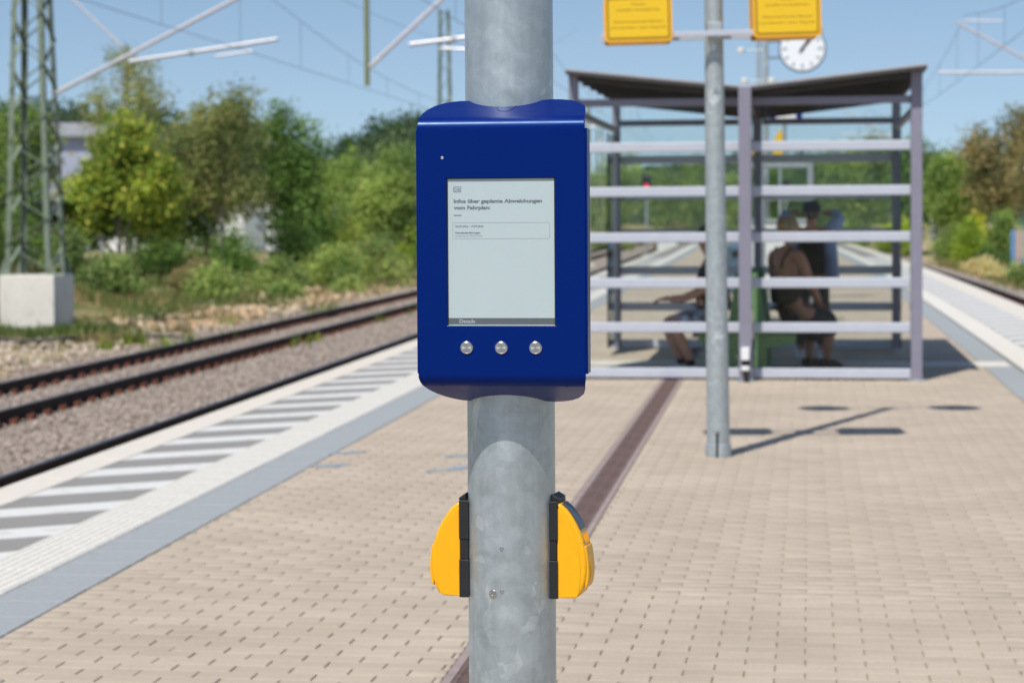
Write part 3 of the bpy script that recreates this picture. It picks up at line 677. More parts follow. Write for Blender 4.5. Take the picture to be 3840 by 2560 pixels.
for x in (1009, 1298):
    a = rad(62); p = (lx(x), RB - RB * math.cos(a) - .0002, ZB - RB * math.sin(a))
    MB().lathe([(.0028, -.0006), (.0028, .0005), (.0002, .0005)], 14, p, Vector((0, -math.cos(a), -math.sin(a))).to_track_quat('Z', 'X').to_matrix()).build('screw_hole', M['black'], dev)

# ------------------------------------------------------------------ yellow call boxes
KB = .000838
def call_box(side, label):
    # side -1 faces left, +1 faces right; local +x points away from the pole
    root = empty('call_box', (PX + side * PR, PY, .776), rz=0 if side > 0 else math.pi, label=label, cat='call box', group='yellow call boxes on the foreground pole')
    if side > 0: root.rotation_euler = (0, 0, rad(-7))
    else: root.rotation_euler = (0, 0, rad(180 - 1.5))
    zz = lambda y: (1371.4 - y) * KB
    yw = .036
    # black mounting back, hollowed to fit the pole
    for y0, y1, ins in ((1142, 1238, 0), (1238, 1284, .0015), (1284, 1371.5, 0)):
        pts = []
        for k in range(-6, 7):
            t = k / 6 * (yw - ins); pts.append((-(PR - math.sqrt(PR * PR - t * t)) + .0008, t))
        pts += [(.0125 - ins * 1.5, yw - ins), (.0125 - ins * 1.5, -yw + ins)]
        tp = .010 if y0 == 1142 else 0
        f = lambda u, v, t: (u, v, zz(t))
        MB().prism(pts, y1, y0 + tp / KB * .5, f).build('mounting_back', M['black_plastic'], root, bevel=.0015)
    MB().prism([(.0, 0.0), (.0138, 0), (.0138, .004), (.003, .0105), (.0005, .0125)], -yw * .8, yw * .8, lambda u, v, t: (u, t, zz(1148) + v)).build('seal', M['black_plastic'], root, bevel=.0015)
    O = [(1062, 1152), (1052, 1157), (1040, 1167), (1029, 1181), (1019, 1197), (1010, 1215), (1003, 1233), (998, 1252), (994.5, 1272), (993, 1292), (993.5, 1312), (996.5, 1330), (1001, 1346), (1007, 1359), (1015, 1368), (1022, 1370), (1062, 1370.5)]
    P = [((1074.5 - x) * KB, zz(y)) for x, y in O]
    I = [(1061, 1164), (1054, 1169), (1044, 1180), (1034, 1195), (1025, 1213), (1018, 1232), (1012.5, 1252), (1009, 1274), (1007.5, 1295), (1007.5, 1318), (1008.5, 1340), (1011.5, 1358), (1016, 1367.5), (1061, 1369.5)]
    PI = [((1074.5 - x) * KB, zz(y)) for x, y in I]
    MB().prism(P, -yw + .006, yw - .006, lambda u, v, t: (u, t, v)).build('housing', M['yellow'], root, bevel=.009, seg=4, smooth=True)
    MB().prism(PI, -yw + .0045, yw - .0045, lambda u, v, t: (u, t, v)).build('side_cheek', M['yellow'], root, bevel=.0012, seg=2)
    # raised button plate on the curved face
    Bo = [(1001, 1250), (996, 1250.5), (993.2, 1264), (990.6, 1285), (989.2, 1305), (989.8, 1322), (992, 1336), (995.2, 1346), (999, 1347)]
    MB().prism([((1074.5 - x) * KB + .0005, zz(y)) for x, y in Bo], -.026, .026, lambda u, v, t: (u, t, v)).build('button_plate', M['yellow'], root, bevel=.003, seg=3, smooth=True)
    Le = [(994, 1262), (990.4, 1275), (987.6, 1295), (986.9, 1308), (988, 1324), (991.5, 1338), (996, 1338)]
    MB().prism([((1074.5 - x) * KB, zz(y)) for x, y in Le], -.013, .013, lambda u, v, t: (u, t, v)).build('tactile_button', M['yellow'], root, bevel=.0015, seg=2, smooth=True)
    # seam between hood and body
    s1 = (1074.5 - 998.5) * KB + .0012, zz(1250)
    MB().tube([((1074.5 - 1009) * KB, -yw + .0052, zz(1243)), ((1074.5 - 1001) * KB, -yw + .009, zz(1240)), ((1074.5 - 1000.2) * KB, 0, zz(1240)), ((1074.5 - 1001) * KB, yw - .009, zz(1240))], .0004, 5).build('seam', M['drain_frame'], root)
    if side > 0:
        lab = []
        for x, y in ((1052, 1155.5), (1039.2, 1166), (1028.2, 1180), (1018.2, 1196), (1009.2, 1214)): lab.append(((1074.5 - x) * KB + .0006, zz(y) + .0006))
        q = MB(); th = .0006; n = len(lab)
        q.prism(lab + [(u - .002, v - .002) for u, v in lab[::-1]], -.020, .020, lambda u, v, t: (u, t, v)); q.build('label_plate', M['navy_plastic'], root)
        for k in range(3): MB().tube([((1074.5 - x) * KB + .001, -.012 + k * .012, zz(y)) for x, y in ((1005, 1226), (1002.4, 1234), (999.4, 1245))], .0012, 6).build('relief_mark', M['yellow'], root)
    return root
call_box(-1, 'yellow call box on the left side of the foreground pole')
call_box(1, 'yellow call box with dark label on the right side of the foreground pole')

# ------------------------------------------------------------------ second pole with warning signs
QX, QY = -.558, 13.47
p2 = empty('lamp_post', (QX, QY, 0), label='slim tapered galvanised post with yellow warning signs in front of the shelter', cat='lamp post')
H2 = 5.95
lean = -.0075
zs = np.linspace(.0, H2, 26)
MB().tube([(lean * z, 0, z) for z in zs], [.0725 - .0058 * z if z < 3 else .0551 - .0045 * (z - 3) for z in zs], 40).build('shaft', M['galv2'], p2, smooth=True)
slv = MB().lathe([(.074, 0), (.080, 0), (.080, .07), (.078, .082), (.0727, .084)], 48).build('base_sleeve', M['galv2'], p2, smooth=True)
MB().box((-.004, -.076, .075), (.014, .012, .15)).build('hinge_slot', M['black'], p2)
MB().lathe([(.0002, -.004), (.013, -.004), (.013, .006), (.009, .011), (.0002, .012)], 20, (-.004, -.072, .163), Rf).build('hinge_bolt', M['steel'], p2, smooth=True)
MB().lathe([(.0002, -.004), (.009, -.004), (.009, .006), (.0002, .008)], 16, (-.012, -.062, 2.27), Rf).build('bolt', M['steel'], p2, smooth=True)
AY = rad(6)
ax = Vector((math.cos(AY), math.sin(AY), .020)).normalized()
def armpt(z, t, fwd=.13): return Vector((lean * z, 0, z)) + Vector((math.sin(AY), -math.cos(AY), 0)) * fwd + ax * t
for fw in (.13, -.13):
    z = 2.615
    MB().bar(armpt(z, -.70, fw), armpt(z, .66, fw), .03, .034).build('crossbar', M['bar_paint'], p2, bevel=.003)
    MB().bar(armpt(z + .02, 0, fw * .3), armpt(z + .02, 0, fw * .92), .09, .10).build('clamp', M['galv2'], p2, bevel=.004)
# lamp heads on top (their shadows fall on the paving)
MB().bar(armpt(5.88, -.66, .0), armpt(5.88, .66, .0), .028, .028).build('lamp_arm', M['galv2'], p2)
for t in (-.5, .5):
    c = armpt(5.88, t, 0)
    MB().lathe([(.0002, -.05), (.12, -.05), (.20, -.015), (.205, .0), (.19, .03), (.08, .06), (.0002, .065)], 28, c).build('lamp_head', M['grey_metal'], p2, smooth=True)
def sign_plate(t, zoff, label):
    c = armpt(2.72 + zoff, t, .152) + Vector((QX, QY, 0))
    root = empty('warning_sign', c, label=label, cat='sign', group='yellow warning signs on the lamp post')
    root.rotation_euler = (0, -.020, AY)
    W, Hh = .416, .285
    def rrect(w, h, r):
        pts = []
        for cx, cz, s in ((w - r, h - r, 0), (-w + r, h - r, 90), (-w + r, -h + r, 180), (w - r, -h + r, 270)):
            for k in range(6): a = rad(s + k * 18); pts.append((cx + r * math.cos(a), cz + r * math.sin(a)))
        return pts
    MB().prism(rrect(W / 2, Hh / 2, .022), -.002, .002, lambda u, v, s: (u, s, v)).build('plate', M['sign_rim'], root)
    MB().prism(rrect(W / 2 - .026, Hh / 2 - .026, .008), -.0034, -.0028, lambda u, v, s: (u, s, v)).build('yellow_field', M['sign_yellow'], root)
    A = rrect(W / 2 - .017, Hh / 2 - .017, .012); Bq = rrect(W / 2 - .027, Hh / 2 - .027, .008); n = len(A)
    q = MB(); q.add([(u, -.0040, v) for u, v in A + Bq], [(i, (i + 1) % n, n + (i + 1) % n, n + i) for i in range(n)]); q.build('border_line', M['sign_line'], root)
    for sx in (-1, 1): MB().box((sx * (W / 2 - .006), .152, 0), (.004, .296, Hh - .05)).build('cassette_side', M['sign_rim'], root)
    for sz in (-1, 1): MB().box((0, .152, sz * (Hh / 2 - .004)), (W - .05, .296, .004)).build('cassette_edge', M['sign_rim'], root)
    MB().prism(rrect(W / 2, Hh / 2, .022), .302, .306, lambda u, v, s: (u, s, v)).build('back_plate', M['sign_rim'], root)
    for s, z, wd in (('Vorsicht', .078, .09), ('schnelle Vorbeifahrten', .044, .265), ('Gekennzeichneten Bereich', -.028, .305), ('erst betreten, wenn Zug hält', -.064, .34)):
        font_line('text_line', s, .017, 0, z, M['sign_line'], root, -.0040, width=wd, bold=.0, align='CENTER')
    return root
sign_plate(-.471, 0, 'yellow warning sign on the left arm of the lamp post')
sign_plate(.438, .004, 'yellow warning sign on the right arm of the lamp post')

# ------------------------------------------------------------------ glass shelter
SXL, SXM, SXR, SYF, SYR = -2.13, -.562, .963, 19.74, 24.2
sh = empty('platform_shelter', (SXM, SYF, 0), label='glass platform shelter with mauve posts, pale rails and butterfly roof', cat='shelter')
SO = Vector((SXM, SYF, 0))
def sp(x, y, z): return Vector((x, y, z)) - SO
def roofz(x): return 2.635 + (.165 * abs(x - SXM) / 1.6)
pw = .085
for x, y, w_, d_ in ((SXL, SYF, .085, .09), (SXM, SYF - .22, .115, .12), (SXR, SYF - .02, .10, .10), (SXL, SYR, .085, .09), (SXM, SYR, .10, .10), (SXR, SYR, .095, .09)):
    top = roofz(x) - .02 if y > SYF - .1 else 2.645
    MB().box(sp(x, y, top / 2), (w_, d_, top)).build('post', M['mauve'], sh, bevel=.006)
    MB().box(sp(x, y, .006), (w_ + .05, d_ + .04, .012)).build('foot_plate', M['galv2'], sh)
zb = [.0615, .4765, .881, 1.2965, 1.714, 2.1185]
for y, nm in ((SYF, 'front'), (SYR, 'rear')):
    for a, b in ((SXL + .0425, SXM - .055), (SXM + .055, SXR - .05)):
        for z in zb:
            MB().box(sp((a + b) / 2, y, z), (b - a, .05, .091)).build('rail', M['bar_paint'] , sh, bevel=.012, seg=3)
        MB().box(sp((a + b) / 2, y, 2.527), (b - a, .06, .068)).build('top_beam', M['mauve'], sh, bevel=.004)
        for z0, z1 in zip(zb, zb[1:] + [2.527]):
            MB().box(sp((a + b) / 2, y + .004, (z0 + z1) / 2), (b - a - .004, .010, z1 - z0 - .086)).build('glass_pane', M['glass'], sh)
for x in (SXL, SXR):
    MB().box(sp(x, (SYF + SYR) / 2, 2.45), (.06, SYR - SYF - .1, .06)).build('side_beam', M['mauve'], sh, bevel=.004)
    MB().box(sp(x, SYF + .62, 1.23), (.010, 1.1, 2.3)).build('glass_pane', M['glass'], sh)
    MB().box(sp(x, SYR - .62, 1.23), (.010, 1.1, 2.3)).build('glass_pane', M['glass'], sh)
# mid partition between the benches
MB().box(sp(SXM, (SYF + SYR) / 2 + .7, 1.45), (.012, SYR - SYF - 1.9, 1.5)).build('glass_pane', M['glass'], sh)
for z in (.68, 2.22): MB().box(sp(SXM, (SYF + SYR) / 2 + .7, z), (.05, SYR - SYF - 1.9, .05)).build('partition_rail', M['mauve'], sh, bevel=.004)
# butterfly roof: two wings with dark trapezoid underside
for s, xe in ((-1, -2.178), (1, 1.045)):
    yf, yr = SYF - .26, SYR + .38
    z0, z1 = 2.608, roofz(xe) - .018
    q = MB(); a = sp(SXM + s * .004, yf, z0); b = sp(xe, yf, z1)
    th = .045
    def f8(zo, zi): return [sp(SXM + s * .004, yf, z0 + zo), sp(xe, yf, z1 + zo), sp(xe, yr, z1 + zo), sp(SXM + s * .004, yr, z0 + zo), sp(SXM + s * .004, yf, z0 + zi), sp(xe, yf, z1 + zi), sp(xe, yr, z1 + zi), sp(SXM + s * .004, yr, z0 + zi)]
    BF = [(0, 1, 2, 3), (4, 7, 6, 5), (0, 4, 5, 1), (1, 5, 6, 2), (2, 6, 7, 3), (3, 7, 4, 0)]
    w = empty  # noqa
    rp = MB().add(f8(0, .03), BF).build('roof_wing', M['roof_dark'], sh)
    MB().add([p + Vector((0, 0, .031)) for p in f8(0, .016)], BF).build('roof_sheet', M['roof_top'], rp)
    for k in range(7):
        y = yf + .25 + k * .72
        MB().bar(sp(SXM + s * .03, y, z0 - .03), sp(xe - s * .06, y, z1 - .03), .05, .05).build('rafter', M['roof_dark'], rp)
MB().box(sp(SXM, (SYF + SYR) / 2 + .12, 2.60), (.16, SYR - SYF + .5, .05)).build('gutter', M['roof_dark'], sh)
# rainwater outlet at the foot of the middle post
MB().box(sp(SXM, SYF - .30, .255), (.075, .05, .115)).build('outlet_cover', M['white'], sh, bevel=.008)
MB().box(sp(SXM, SYF - .292, .17), (.07, .03, .045)).build('outlet_slot', M['black'], sh)
MB().box(sp(SXM, SYF - .30, .125), (.072, .05, .04)).build('outlet_lip', M['white'], sh, bevel=.006)
MB().bar(sp(SXM, SYF - .29, .10), sp(SXM + .012, SYF - .29, .0), .055, .05).build('outlet_spout', M['black_plastic'], sh, bevel=.006)
# ventilation grille under the front rail
for x in np.arange(SXM + .3, SXM + .95, .075): MB().box(sp(x, SYF - .005, .008), (.03, .03, .014)).build('grille_bar', M['black'], sh)

# green benches back to back
def bench(s, label):
    root = empty('bench', (SXM + s * .06, SYF + .22, 0), label=label, cat='bench', group='green benches in the shelter')
    f = lambda x, y, z: (s * x, y, z)
    L = 2.2
    # three seat slats, three back slats
    for k in range(3): MB().box(f(.17 + k * .155, L / 2 + .12, .425 - .006 * (2 - k)), (.145, L, .032)).build('seat_slat', M['bench'], root, bevel=.008)
    for k in range(3):
        Mx = Matrix.Rotation(s * rad(-10), 3, 'Y')
        MB().box(f(.075 - k * .028 , L / 2 + .12, .56 + k * .155), (.03, L, .145), M=Mx).build('back_slat', M['bench'], root, bevel=.008)
    for y in (.06, 1.3, 2.3):
        q = MB()
        q.prism([(.0, 0), (.13, 0), (.115, .27), (.35, .30), (.39, .345), (.39, .40), (.02, .395)], y - .025, y + .025, lambda u, v, t: f(u, t, v)); q.build('support', M['bench'], root, bevel=.004)
        MB().bar(f(.075, y, .39), f(-.005, y, .96), .10, .05, up=(0, 1, 0)).build('back_post', M['bench'], root, bevel=.004)
    for y in (.03,):
        for z in (.10, .19): MB().lathe([(.0002, 0), (.012, 0), (.010, .008), (.0002, .009)], 12, f(.03, y, z), Rf).build('bolt', M['steel'], root, smooth=True)
    return root
bench(-1, 'green metal bench in the left half of the shelter')
bench(1, 'green metal bench in the right half of the shelter')

# ------------------------------------------------------------------ people
def skin(name, pts, edges, m, parent, root=0, sub=2, smooth=True):
    """pts: (x,y,z,rx[,ry])"""
    me = bpy.data.meshes.new(name); me.from_pydata([p[:3] for p in pts], edges, [])
    o = link(name, me, m, parent)
    md = o.modifiers.new('skin', 'SKIN'); md.use_smooth_shade = True; md.branch_smoothing = .6
    if not me.skin_vertices: o.data.update()
    sv = me.skin_vertices[0].data
    for i, p in enumerate(pts): sv[i].radius = (p[3], p[4] if len(p) > 4 else p[3]); sv[i].use_root = (i == root)
    ss = o.modifiers.new('sub', 'SUBSURF'); ss.levels = sub; ss.render_levels = sub
    return o
def head(name_parent, c, r, face, m_hair, m_skin, cap=None, bun=None, long=0):
    """hair shell, ears, nose, eyes as parts; c centre of skull, face = unit direction"""
    f = Vector(face).normalized(); sdir = Vector((0, 0, 1)).cross(f)
    Rm = Matrix((sdir, f, Vector((0, 0, 1)))).transposed()
    q = bmesh.new(); bmesh.ops.create_icosphere(q, subdivisions=3, radius=1)
    for v in q.verts:
        p = v.co.copy(); cut = p.y > .35 - .5 * max(0, p.z) or p.z < -.55 - long
        s = 1.0 + .05 * math.sin(7 * p.x + 5 * p.z) + .04 * math.sin(11 * p.y)
        if cut: s *= .82
        v.co = Rm @ Vector((p.x * .080 * s * r, p.y * .098 * s * r, (p.z * .118 * s - (long * .06 if p.z < 0 else 0)) * r)) + Vector(c) + Vector((0, 0, .012))
    me = bpy.data.meshes.new('hair'); q.to_mesh(me); q.free(); me.polygons.foreach_set('use_smooth', np.ones(len(me.polygons), bool))
    link('hair', me, m_hair, name_parent)
    for sx in (-1, 1):
        MB().lathe([(.0005, -.006), (.016, -.006), (.018, 0), (.012, .006), (.0005, .006)], 12, Vector(c) + sdir * sx * .074 * r + Vector((0, 0, -.01)), (sdir * sx).to_track_quat('Z', 'Y').to_matrix()).build('ear', m_skin, name_parent, smooth=True)
    MB().prism([(0, .022), (.02, -.012), (0, -.016)], -.012, .012, lambda u, v, t: Vector(c) + f * (u + .088) * r + sdir * t + Vector((0, 0, v - .01))).build('nose', m_skin, name_parent, bevel=.004)
    for sx in (-1, 1): MB().lathe([(.0005, -.002), (.010, -.002), (.010, .002), (.0005, .003)], 10, Vector(c) + f * .086 * r + sdir * sx * .032 + Vector((0, 0, .008)), f.to_track_quat('Z', 'Y').to_matrix()).build('eye', M['hair_dark'], name_parent)
    MB().box(Vector(c) + f * .088 * r + Vector((0, 0, -.062)), (.04, .006, .008), M=Rm).build('mouth', M['clip'], name_parent)
def hand(parent, wrist, d, up, m, s=1.0):
    """palm and five fingers as one skinned mesh"""
    d = Vector(d).normalized(); u = Vector(up).normalized(); sd_ = d.cross(u).normalized(); w_ = Vector(wrist)
    pts = [(*w_, .024), (*(w_ + d * .05 * s), .030, .016)]; ed = [(0, 1)]
    for k, (o, ln) in enumerate(((-.03, .06), (-.011, .075), (.009, .072), (.028, .058))):
        a = w_ + d * .085 * s + sd_ * o * s; b = a + d * ln * .55 * s - u * .012; c = b + d * ln * .4 * s - u * .03
        i = len(pts); pts += [(*a, .010), (*b, .0085), (*c, .0075)]; ed += [(1, i), (i, i + 1), (i + 1, i + 2)]
    a = w_ + d * .03 * s - sd_ * .035 * s; b = a + d * .035 * s - sd_ * .02 * s; i = len(pts); pts += [(*a, .012), (*b, .010)]; ed += [(0, i), (i, i + 1)]
    return skin('hand', pts, ed, m, parent, sub=1)

def seated_man():
    r = empty('person', (-.86, 20.28, 0), label='seated person in dark top and patterned shorts on the left bench', cat='person')
    # faces -X, sits on the left bench; seat height .44
    P = [(0, 0, .53, .15, .16), (-.03, 0, .72, .145, .17), (-.04, 0, .92, .15, .185), (-.05, 0, 1.06, .10, .15), (-.07, 0, 1.14, .055), (-.10, 0, 1.22, .062), (-.105, 0, 1.30, .086, .078), (-.10, 0, 1.37, .07, .07)]
    E_ = [(i, i + 1) for i in range(7)]
    for sy in (-1, 1):
        i = len(P)
        P += [(-.05, sy * .19, 1.05, .062), (-.10, sy * .25, .80, .047), (-.33, sy * .19, .71, .037), (-.44, sy * .13, .72, .028)]
        E_ += [(3, i), (i, i + 1), (i + 1, i + 2), (i + 2, i + 3)]
        j = len(P); kx = -.43 - .05 * sy
        P += [(-.08, sy * .10, .52, .095), (kx, sy * .15, .50, .066), (kx + .03, sy * .15, .40, .058), (kx + .10, sy * .14, .26, .055), (kx + .17, sy * .13, .09, .036), (kx + .16, sy * .13, .045, .036), (kx + .02, sy * .14, .035, .034)]
        E_ += [(0, j)] + [(j + k, j + k + 1) for k in range(6)]
    skin('body', P, E_, M['skin_pale'], r)
    skin('top', [(0, 0, .54, .165, .175), (-.03, 0, .72, .16, .185), (-.04, 0, .92, .165, .20), (-.05, 0, 1.07, .11, .15), (-.05, -.2, 1.05, .075), (-.085, -.245, .88, .065), (-.05, .2, 1.05, .075), (-.085, .245, .88, .065)], [(0, 1), (1, 2), (2, 3), (3, 4), (4, 5), (3, 6), (6, 7)], M['cloth_black'], r)
    skin('shorts', [(.01, 0, .53, .165, .165), (-.10, -.1, .52, .112), (-.26, -.13, .51, .10), (-.345, -.14, .505, .085), (-.10, .1, .52, .112), (-.26, .13, .51, .10), (-.43, .14, .505, .085)], [(0, 1), (1, 2), (2, 3), (0, 4), (4, 5), (5, 6)], M['shorts'], r)
    for sy in (-1, 1):
        kx = -.43 - .05 * sy
        skin('sock', [(kx + .13, sy * .135, .17, .05), (kx + .17, sy * .13, .08, .043)], [(0, 1)], M['sock'], r)
        q = MB().prism([(-.22, 0), (.07, 0), (.075, .05), (.05, .095), (-.01, .09), (-.11, .065), (-.2, .05), (-.23, .025)], -.045, .045, lambda u, v, t: (kx + .15 + u * .95, sy * .135 + t, v + .003))
        q.build('shoe', M['shoe'], r, bevel=.018, seg=3, smooth=True)
        hand(r, (-.44, sy * .13, .72), (-1, -sy * .3, -.1), (0, 0, 1), M['skin_pale'])
    head(r, (-.105, 0, 1.30), 1.0, (-1, .05, -.12), M['hair_dark'], M['skin_pale'])
    return r
seated_man()

def seated_woman():
    r = empty('person', (-.215, 21.1, 0), label='seated person with blond hair and bare tanned shoulders seen from behind', cat='person')
    # faces away to the right: body front direction f
    f = Vector((.72, .69, 0)).normalized(); s_ = Vector((f.y, -f.x, 0))     # s_ = her right
    def q(a, b, z): v = f * a + s_ * b; return (v.x, v.y, z)
    P = [(*q(0, 0, .56), .17, .16), (*q(.0, 0, .75), .15, .145), (*q(-.02, 0, .95), .165, .15), (*q(-.01, 0, 1.12), .11, .11), (*q(.02, 0, 1.21), .055), (*q(.05, 0, 1.28), .06), (*q(.065, 0, 1.37), .085, .082), (*q(.06, 0, 1.43), .07)]
    E_ = [(i, i + 1) for i in range(7)]
    for sy in (-1, 1):
        i = len(P)
        P += [(*q(.0, sy * .185, 1.10), .068), (*q(.08, sy * .24, .85), .055), (*q(.25, sy * .17, .68), .043), (*q(.33, sy * .11, .63), .030)]
        E_ += [(3, i), (i, i + 1), (i + 1, i + 2), (i + 2, i + 3)]
        j = len(P)
        P += [(*q(.10, sy * .10, .53), .11), (*q(.44, sy * .13, .50), .075), (*q(.46, sy * .13, .38), .06), (*q(.44, sy * .13, .24), .056), (*q(.42, sy * .12, .09), .036), (*q(.43, sy * .12, .045), .036), (*q(.56, sy * .13, .03), .030)]
        E_ += [(0, j)] + [(j + k, j + k + 1) for k in range(6)]
    skin('body', P, E_, M['skin'], r)
    skin('top', [(*q(0, 0, .60), .178, .17), (*q(0, 0, .75), .160, .152), (*q(-.02, 0, .88), .176, .158)], [(0, 1), (1, 2)], M['cloth_brown'], r)
    skin('trousers', [(*q(-.01, 0, .60), .19, .175), (*q(.0, 0, .50), .215, .20), (*q(.14, -.09, .50), .14), (*q(.44, -.13, .49), .105), (*q(.46, -.13, .22), .085), (*q(.14, .09, .50), .14), (*q(.44, .13, .49), .105), (*q(.46, .13, .30), .085)], [(0, 1), (1, 2), (2, 3), (3, 4), (1, 5), (5, 6), (6, 7)], M['cloth_grey'], r)
    for sy in (-1, 1):
        MB().tube([q(-.115, sy * .05, .98), q(-.11, sy * .08, 1.08), q(-.03, sy * .105, 1.185), q(.07, sy * .10, 1.1)], .011, 6).build('strap', M['cloth_brown'], r)
        hand(r, q(.33, sy * .11, .63), q(1, -sy * .5, -.3), (0, 0, 1), M['skin'])
        MB().prism([(-.09, 0), (.17, 0), (.175, .03), (.05, .075), (-.08, .085)], -.042, .042, lambda u, v, t: q(.44 + u, sy * .125 + t, v + .002)).build('shoe', M['cloth_brown'], r, bevel=.014, seg=3, smooth=True)
    head(r, q(.065, 0, 1.37), 1.0, f, M['hair_blond'], M['skin'], long=.35)
    b = bmesh.new(); bmesh.ops.create_icosphere(b, subdivisions=3, radius=1)
    for v in b.verts:
        p = v.co; k = 1 + .12 * math.sin(9 * p.x + 4 * p.z); c = Vector(q(-.055, 0, 1.40)); v.co = c + Vector((p.x * .055 * k, p.y * .055 * k, p.z * .075 * k))
    me = bpy.data.meshes.new('hair_bun'); b.to_mesh(me); b.free(); me.polygons.foreach_set('use_smooth', np.ones(len(me.polygons), bool)); link('hair_bun', me, M['hair_blond'], r)
    return r
seated_woman()

def standing_man():
    r = empty('person', (.03, 22.75, 0), label='standing person in open light blue shirt with hands behind the head', cat='person')
    P = [(0, 0, .86, .14, .12), (0, 0, 1.02, .13, .11), (0, 0, 1.18, .145, .115), (0, .0, 1.31, .10, .09), (0, 0, 1.38, .052), (0, -.02, 1.44, .058), (0, -.025, 1.51, .080, .088), (0, -.02, 1.575, .065)]
    E_ = [(i, i + 1) for i in range(7)]
    for sx in (-1, 1):
        i = len(P)
        P += [(sx * .175, 0, 1.31, .062), (sx * .30, -.02, 1.43, .050), (sx * .27, .06, 1.50, .042), (sx * .12, .10, 1.52, .030)]
        E_ += [(3, i), (i, i + 1), (i + 1, i + 2), (i + 2, i + 3)]
        j = len(P)
        P += [(sx * .09, 0, .80, .095), (sx * .11, -.02, .45, .062), (sx * .11, 0, .28, .056), (sx * .11, .02, .09, .038), (sx * .11, .01, .045, .038), (sx * .12, -.13, .03, .032)]
        E_ += [(0, j)] + [(j + k, j + k + 1) for k in range(5)]
    skin('body', P, E_, M['skin'], r)
    skin('t_shirt', [(0, 0, .86, .155, .135), (0, 0, 1.02, .148, .126), (0, 0, 1.18, .16, .13), (0, 0, 1.30, .12, .105)], [(0, 1), (1, 2), (2, 3)], M['cloth_black'], r)
    skin('trousers', [(0, 0, .88, .15, .13), (-.09, 0, .78, .11), (-.11, -.02, .45, .085), (-.11, .01, .12, .07), (.09, 0, .78, .11), (.11, -.02, .45, .085), (.11, .01, .12, .07)], [(0, 1), (1, 2), (2, 3), (0, 4), (4, 5), (5, 6)], M['cloth_grey'], r)
    for sx in (-1, 1):
        skin('shirt_side', [(sx * .165, .02, 1.31, .085, .10), (sx * .185, .01, 1.12, .055, .10), (sx * .195, .0, .92, .05, .11), (sx * .20, 0, .76, .045, .11)], [(0, 1), (1, 2), (2, 3)], M['shirt_blue'], r)
        skin('sleeve', [(sx * .165, 0, 1.31, .085), (sx * .30, -.02, 1.43, .073), (sx * .275, .05, 1.495, .062), (sx * .20, .085, 1.515, .05)], [(0, 1), (1, 2), (2, 3)], M['shirt_blue'], r)
        hand(r, (sx * .12, .10, 1.52), (-sx, .1, .15), (0, 1, 0), M['skin'])
        MB().prism([(.09, 0), (-.18, 0), (-.185, .03), (-.06, .08), (.08, .09)], -.045, .045, lambda u, v, t: (sx * .115 + t, .02 + u, v + .002)).build('shoe', M['shoe'], r, bevel=.016, seg=3, smooth=True)
    head(r, (0, -.025, 1.51), 1.0, (0, -1, -.05), M['hair_dark'], M['skin'])
    MB().lathe([(.092, 0), (.094, .03), (.085, .075), (.05, .105), (.0005, .112)], 24, (0, -.015, 1.535)).build('cap', M['cloth_black'], r, smooth=True)
    MB().prism([(-.075, 0), (.075, 0), (.06, .075), (0, .095), (-.06, .075)], 0, .008, lambda u, v, t: (u, -.085 - v, 1.545 + t - v * .15)).build('cap_visor', M['cloth_black'], r, bevel=.003)
    return r
standing_man()
bag = empty('shoulder_bag', (.05, 22.52, .88), label='black bag worn across the chest of the standing person', cat='bag')
MB().box((0, 0, .12), (.25, .10, .24)).build('pouch', M['cloth_black'], bag, bevel=.03, seg=3, smooth=True)
MB().tube([(-.10, .02, .23), (-.16, .12, .40), (-.10, .22, .475), (.0, .30, .46)], .012, 6).build('strap', M['cloth_black'], bag)

# ------------------------------------------------------------------ platform furniture beyond the shelter
ck = empty('clock_post', (-.72, 37.3, 0), label='round station clock on a thin post behind the shelter roof', cat='clock')
MB().tube([(0, 0, 0), (0, 0, 3.2), (0, 0, 5.6)], [.055, .05, .042], 16).build('post', M['galv2'], ck, smooth=True)
MB().lathe([(.09, 0), (.11, 0), (.11, .03), (.06, .04)], 20).build('base_flange', M['galv2'], ck, smooth=True)
for z in (4.17, 4.45): MB().tube([(0, 0, z), (.25, 0, z)], .02, 8).build('bracket', M['clock_blue'], ck, smooth=True)
cc = (.625, 0, 4.31)
cs = MB().lathe([(.36, .07), (.40, .06), (.405, 0), (.40, -.07), (.37, -.08), (.0005, -.081)], 56, cc, Rf).build('case', M['clock_blue'], ck, smooth=True)
MB().lathe([(.372, .066), (.372, .072), (.0005, .0725)], 56, cc, Rf).build('dial', M['clock_white'], cs)
for k in range(12):
    a = rad(30 * k); ln = .085 if k % 3 == 0 else .07
    MB().box((cc[0] + math.sin(a) * (.345 - ln / 2), -.0755, cc[2] + math.cos(a) * (.345 - ln / 2)), (.028, .004, ln), M=Matrix.Rotation(a, 3, 'Y')).build('hour_mark', M['tick'], cs)
for a, ln, wd, nm in ((33, .20, .034, 'hour_hand'), (42, .32, .024, 'minute_hand')):
    a = rad(a); MB().box((cc[0] + math.sin(a) * (ln / 2 - .04), -.080 - (.004 if nm[0] == 'm' else 0), cc[2] + math.cos(a) * (ln / 2 - .04)), (wd, .004, ln + .08), M=Matrix.Rotation(a, 3, 'Y')).build(nm, M['black'], cs)
MB().lathe([(.03, .078), (.03, .09), (.0005, .09)], 16, cc, Rf).build('hub', M['black'], cs)
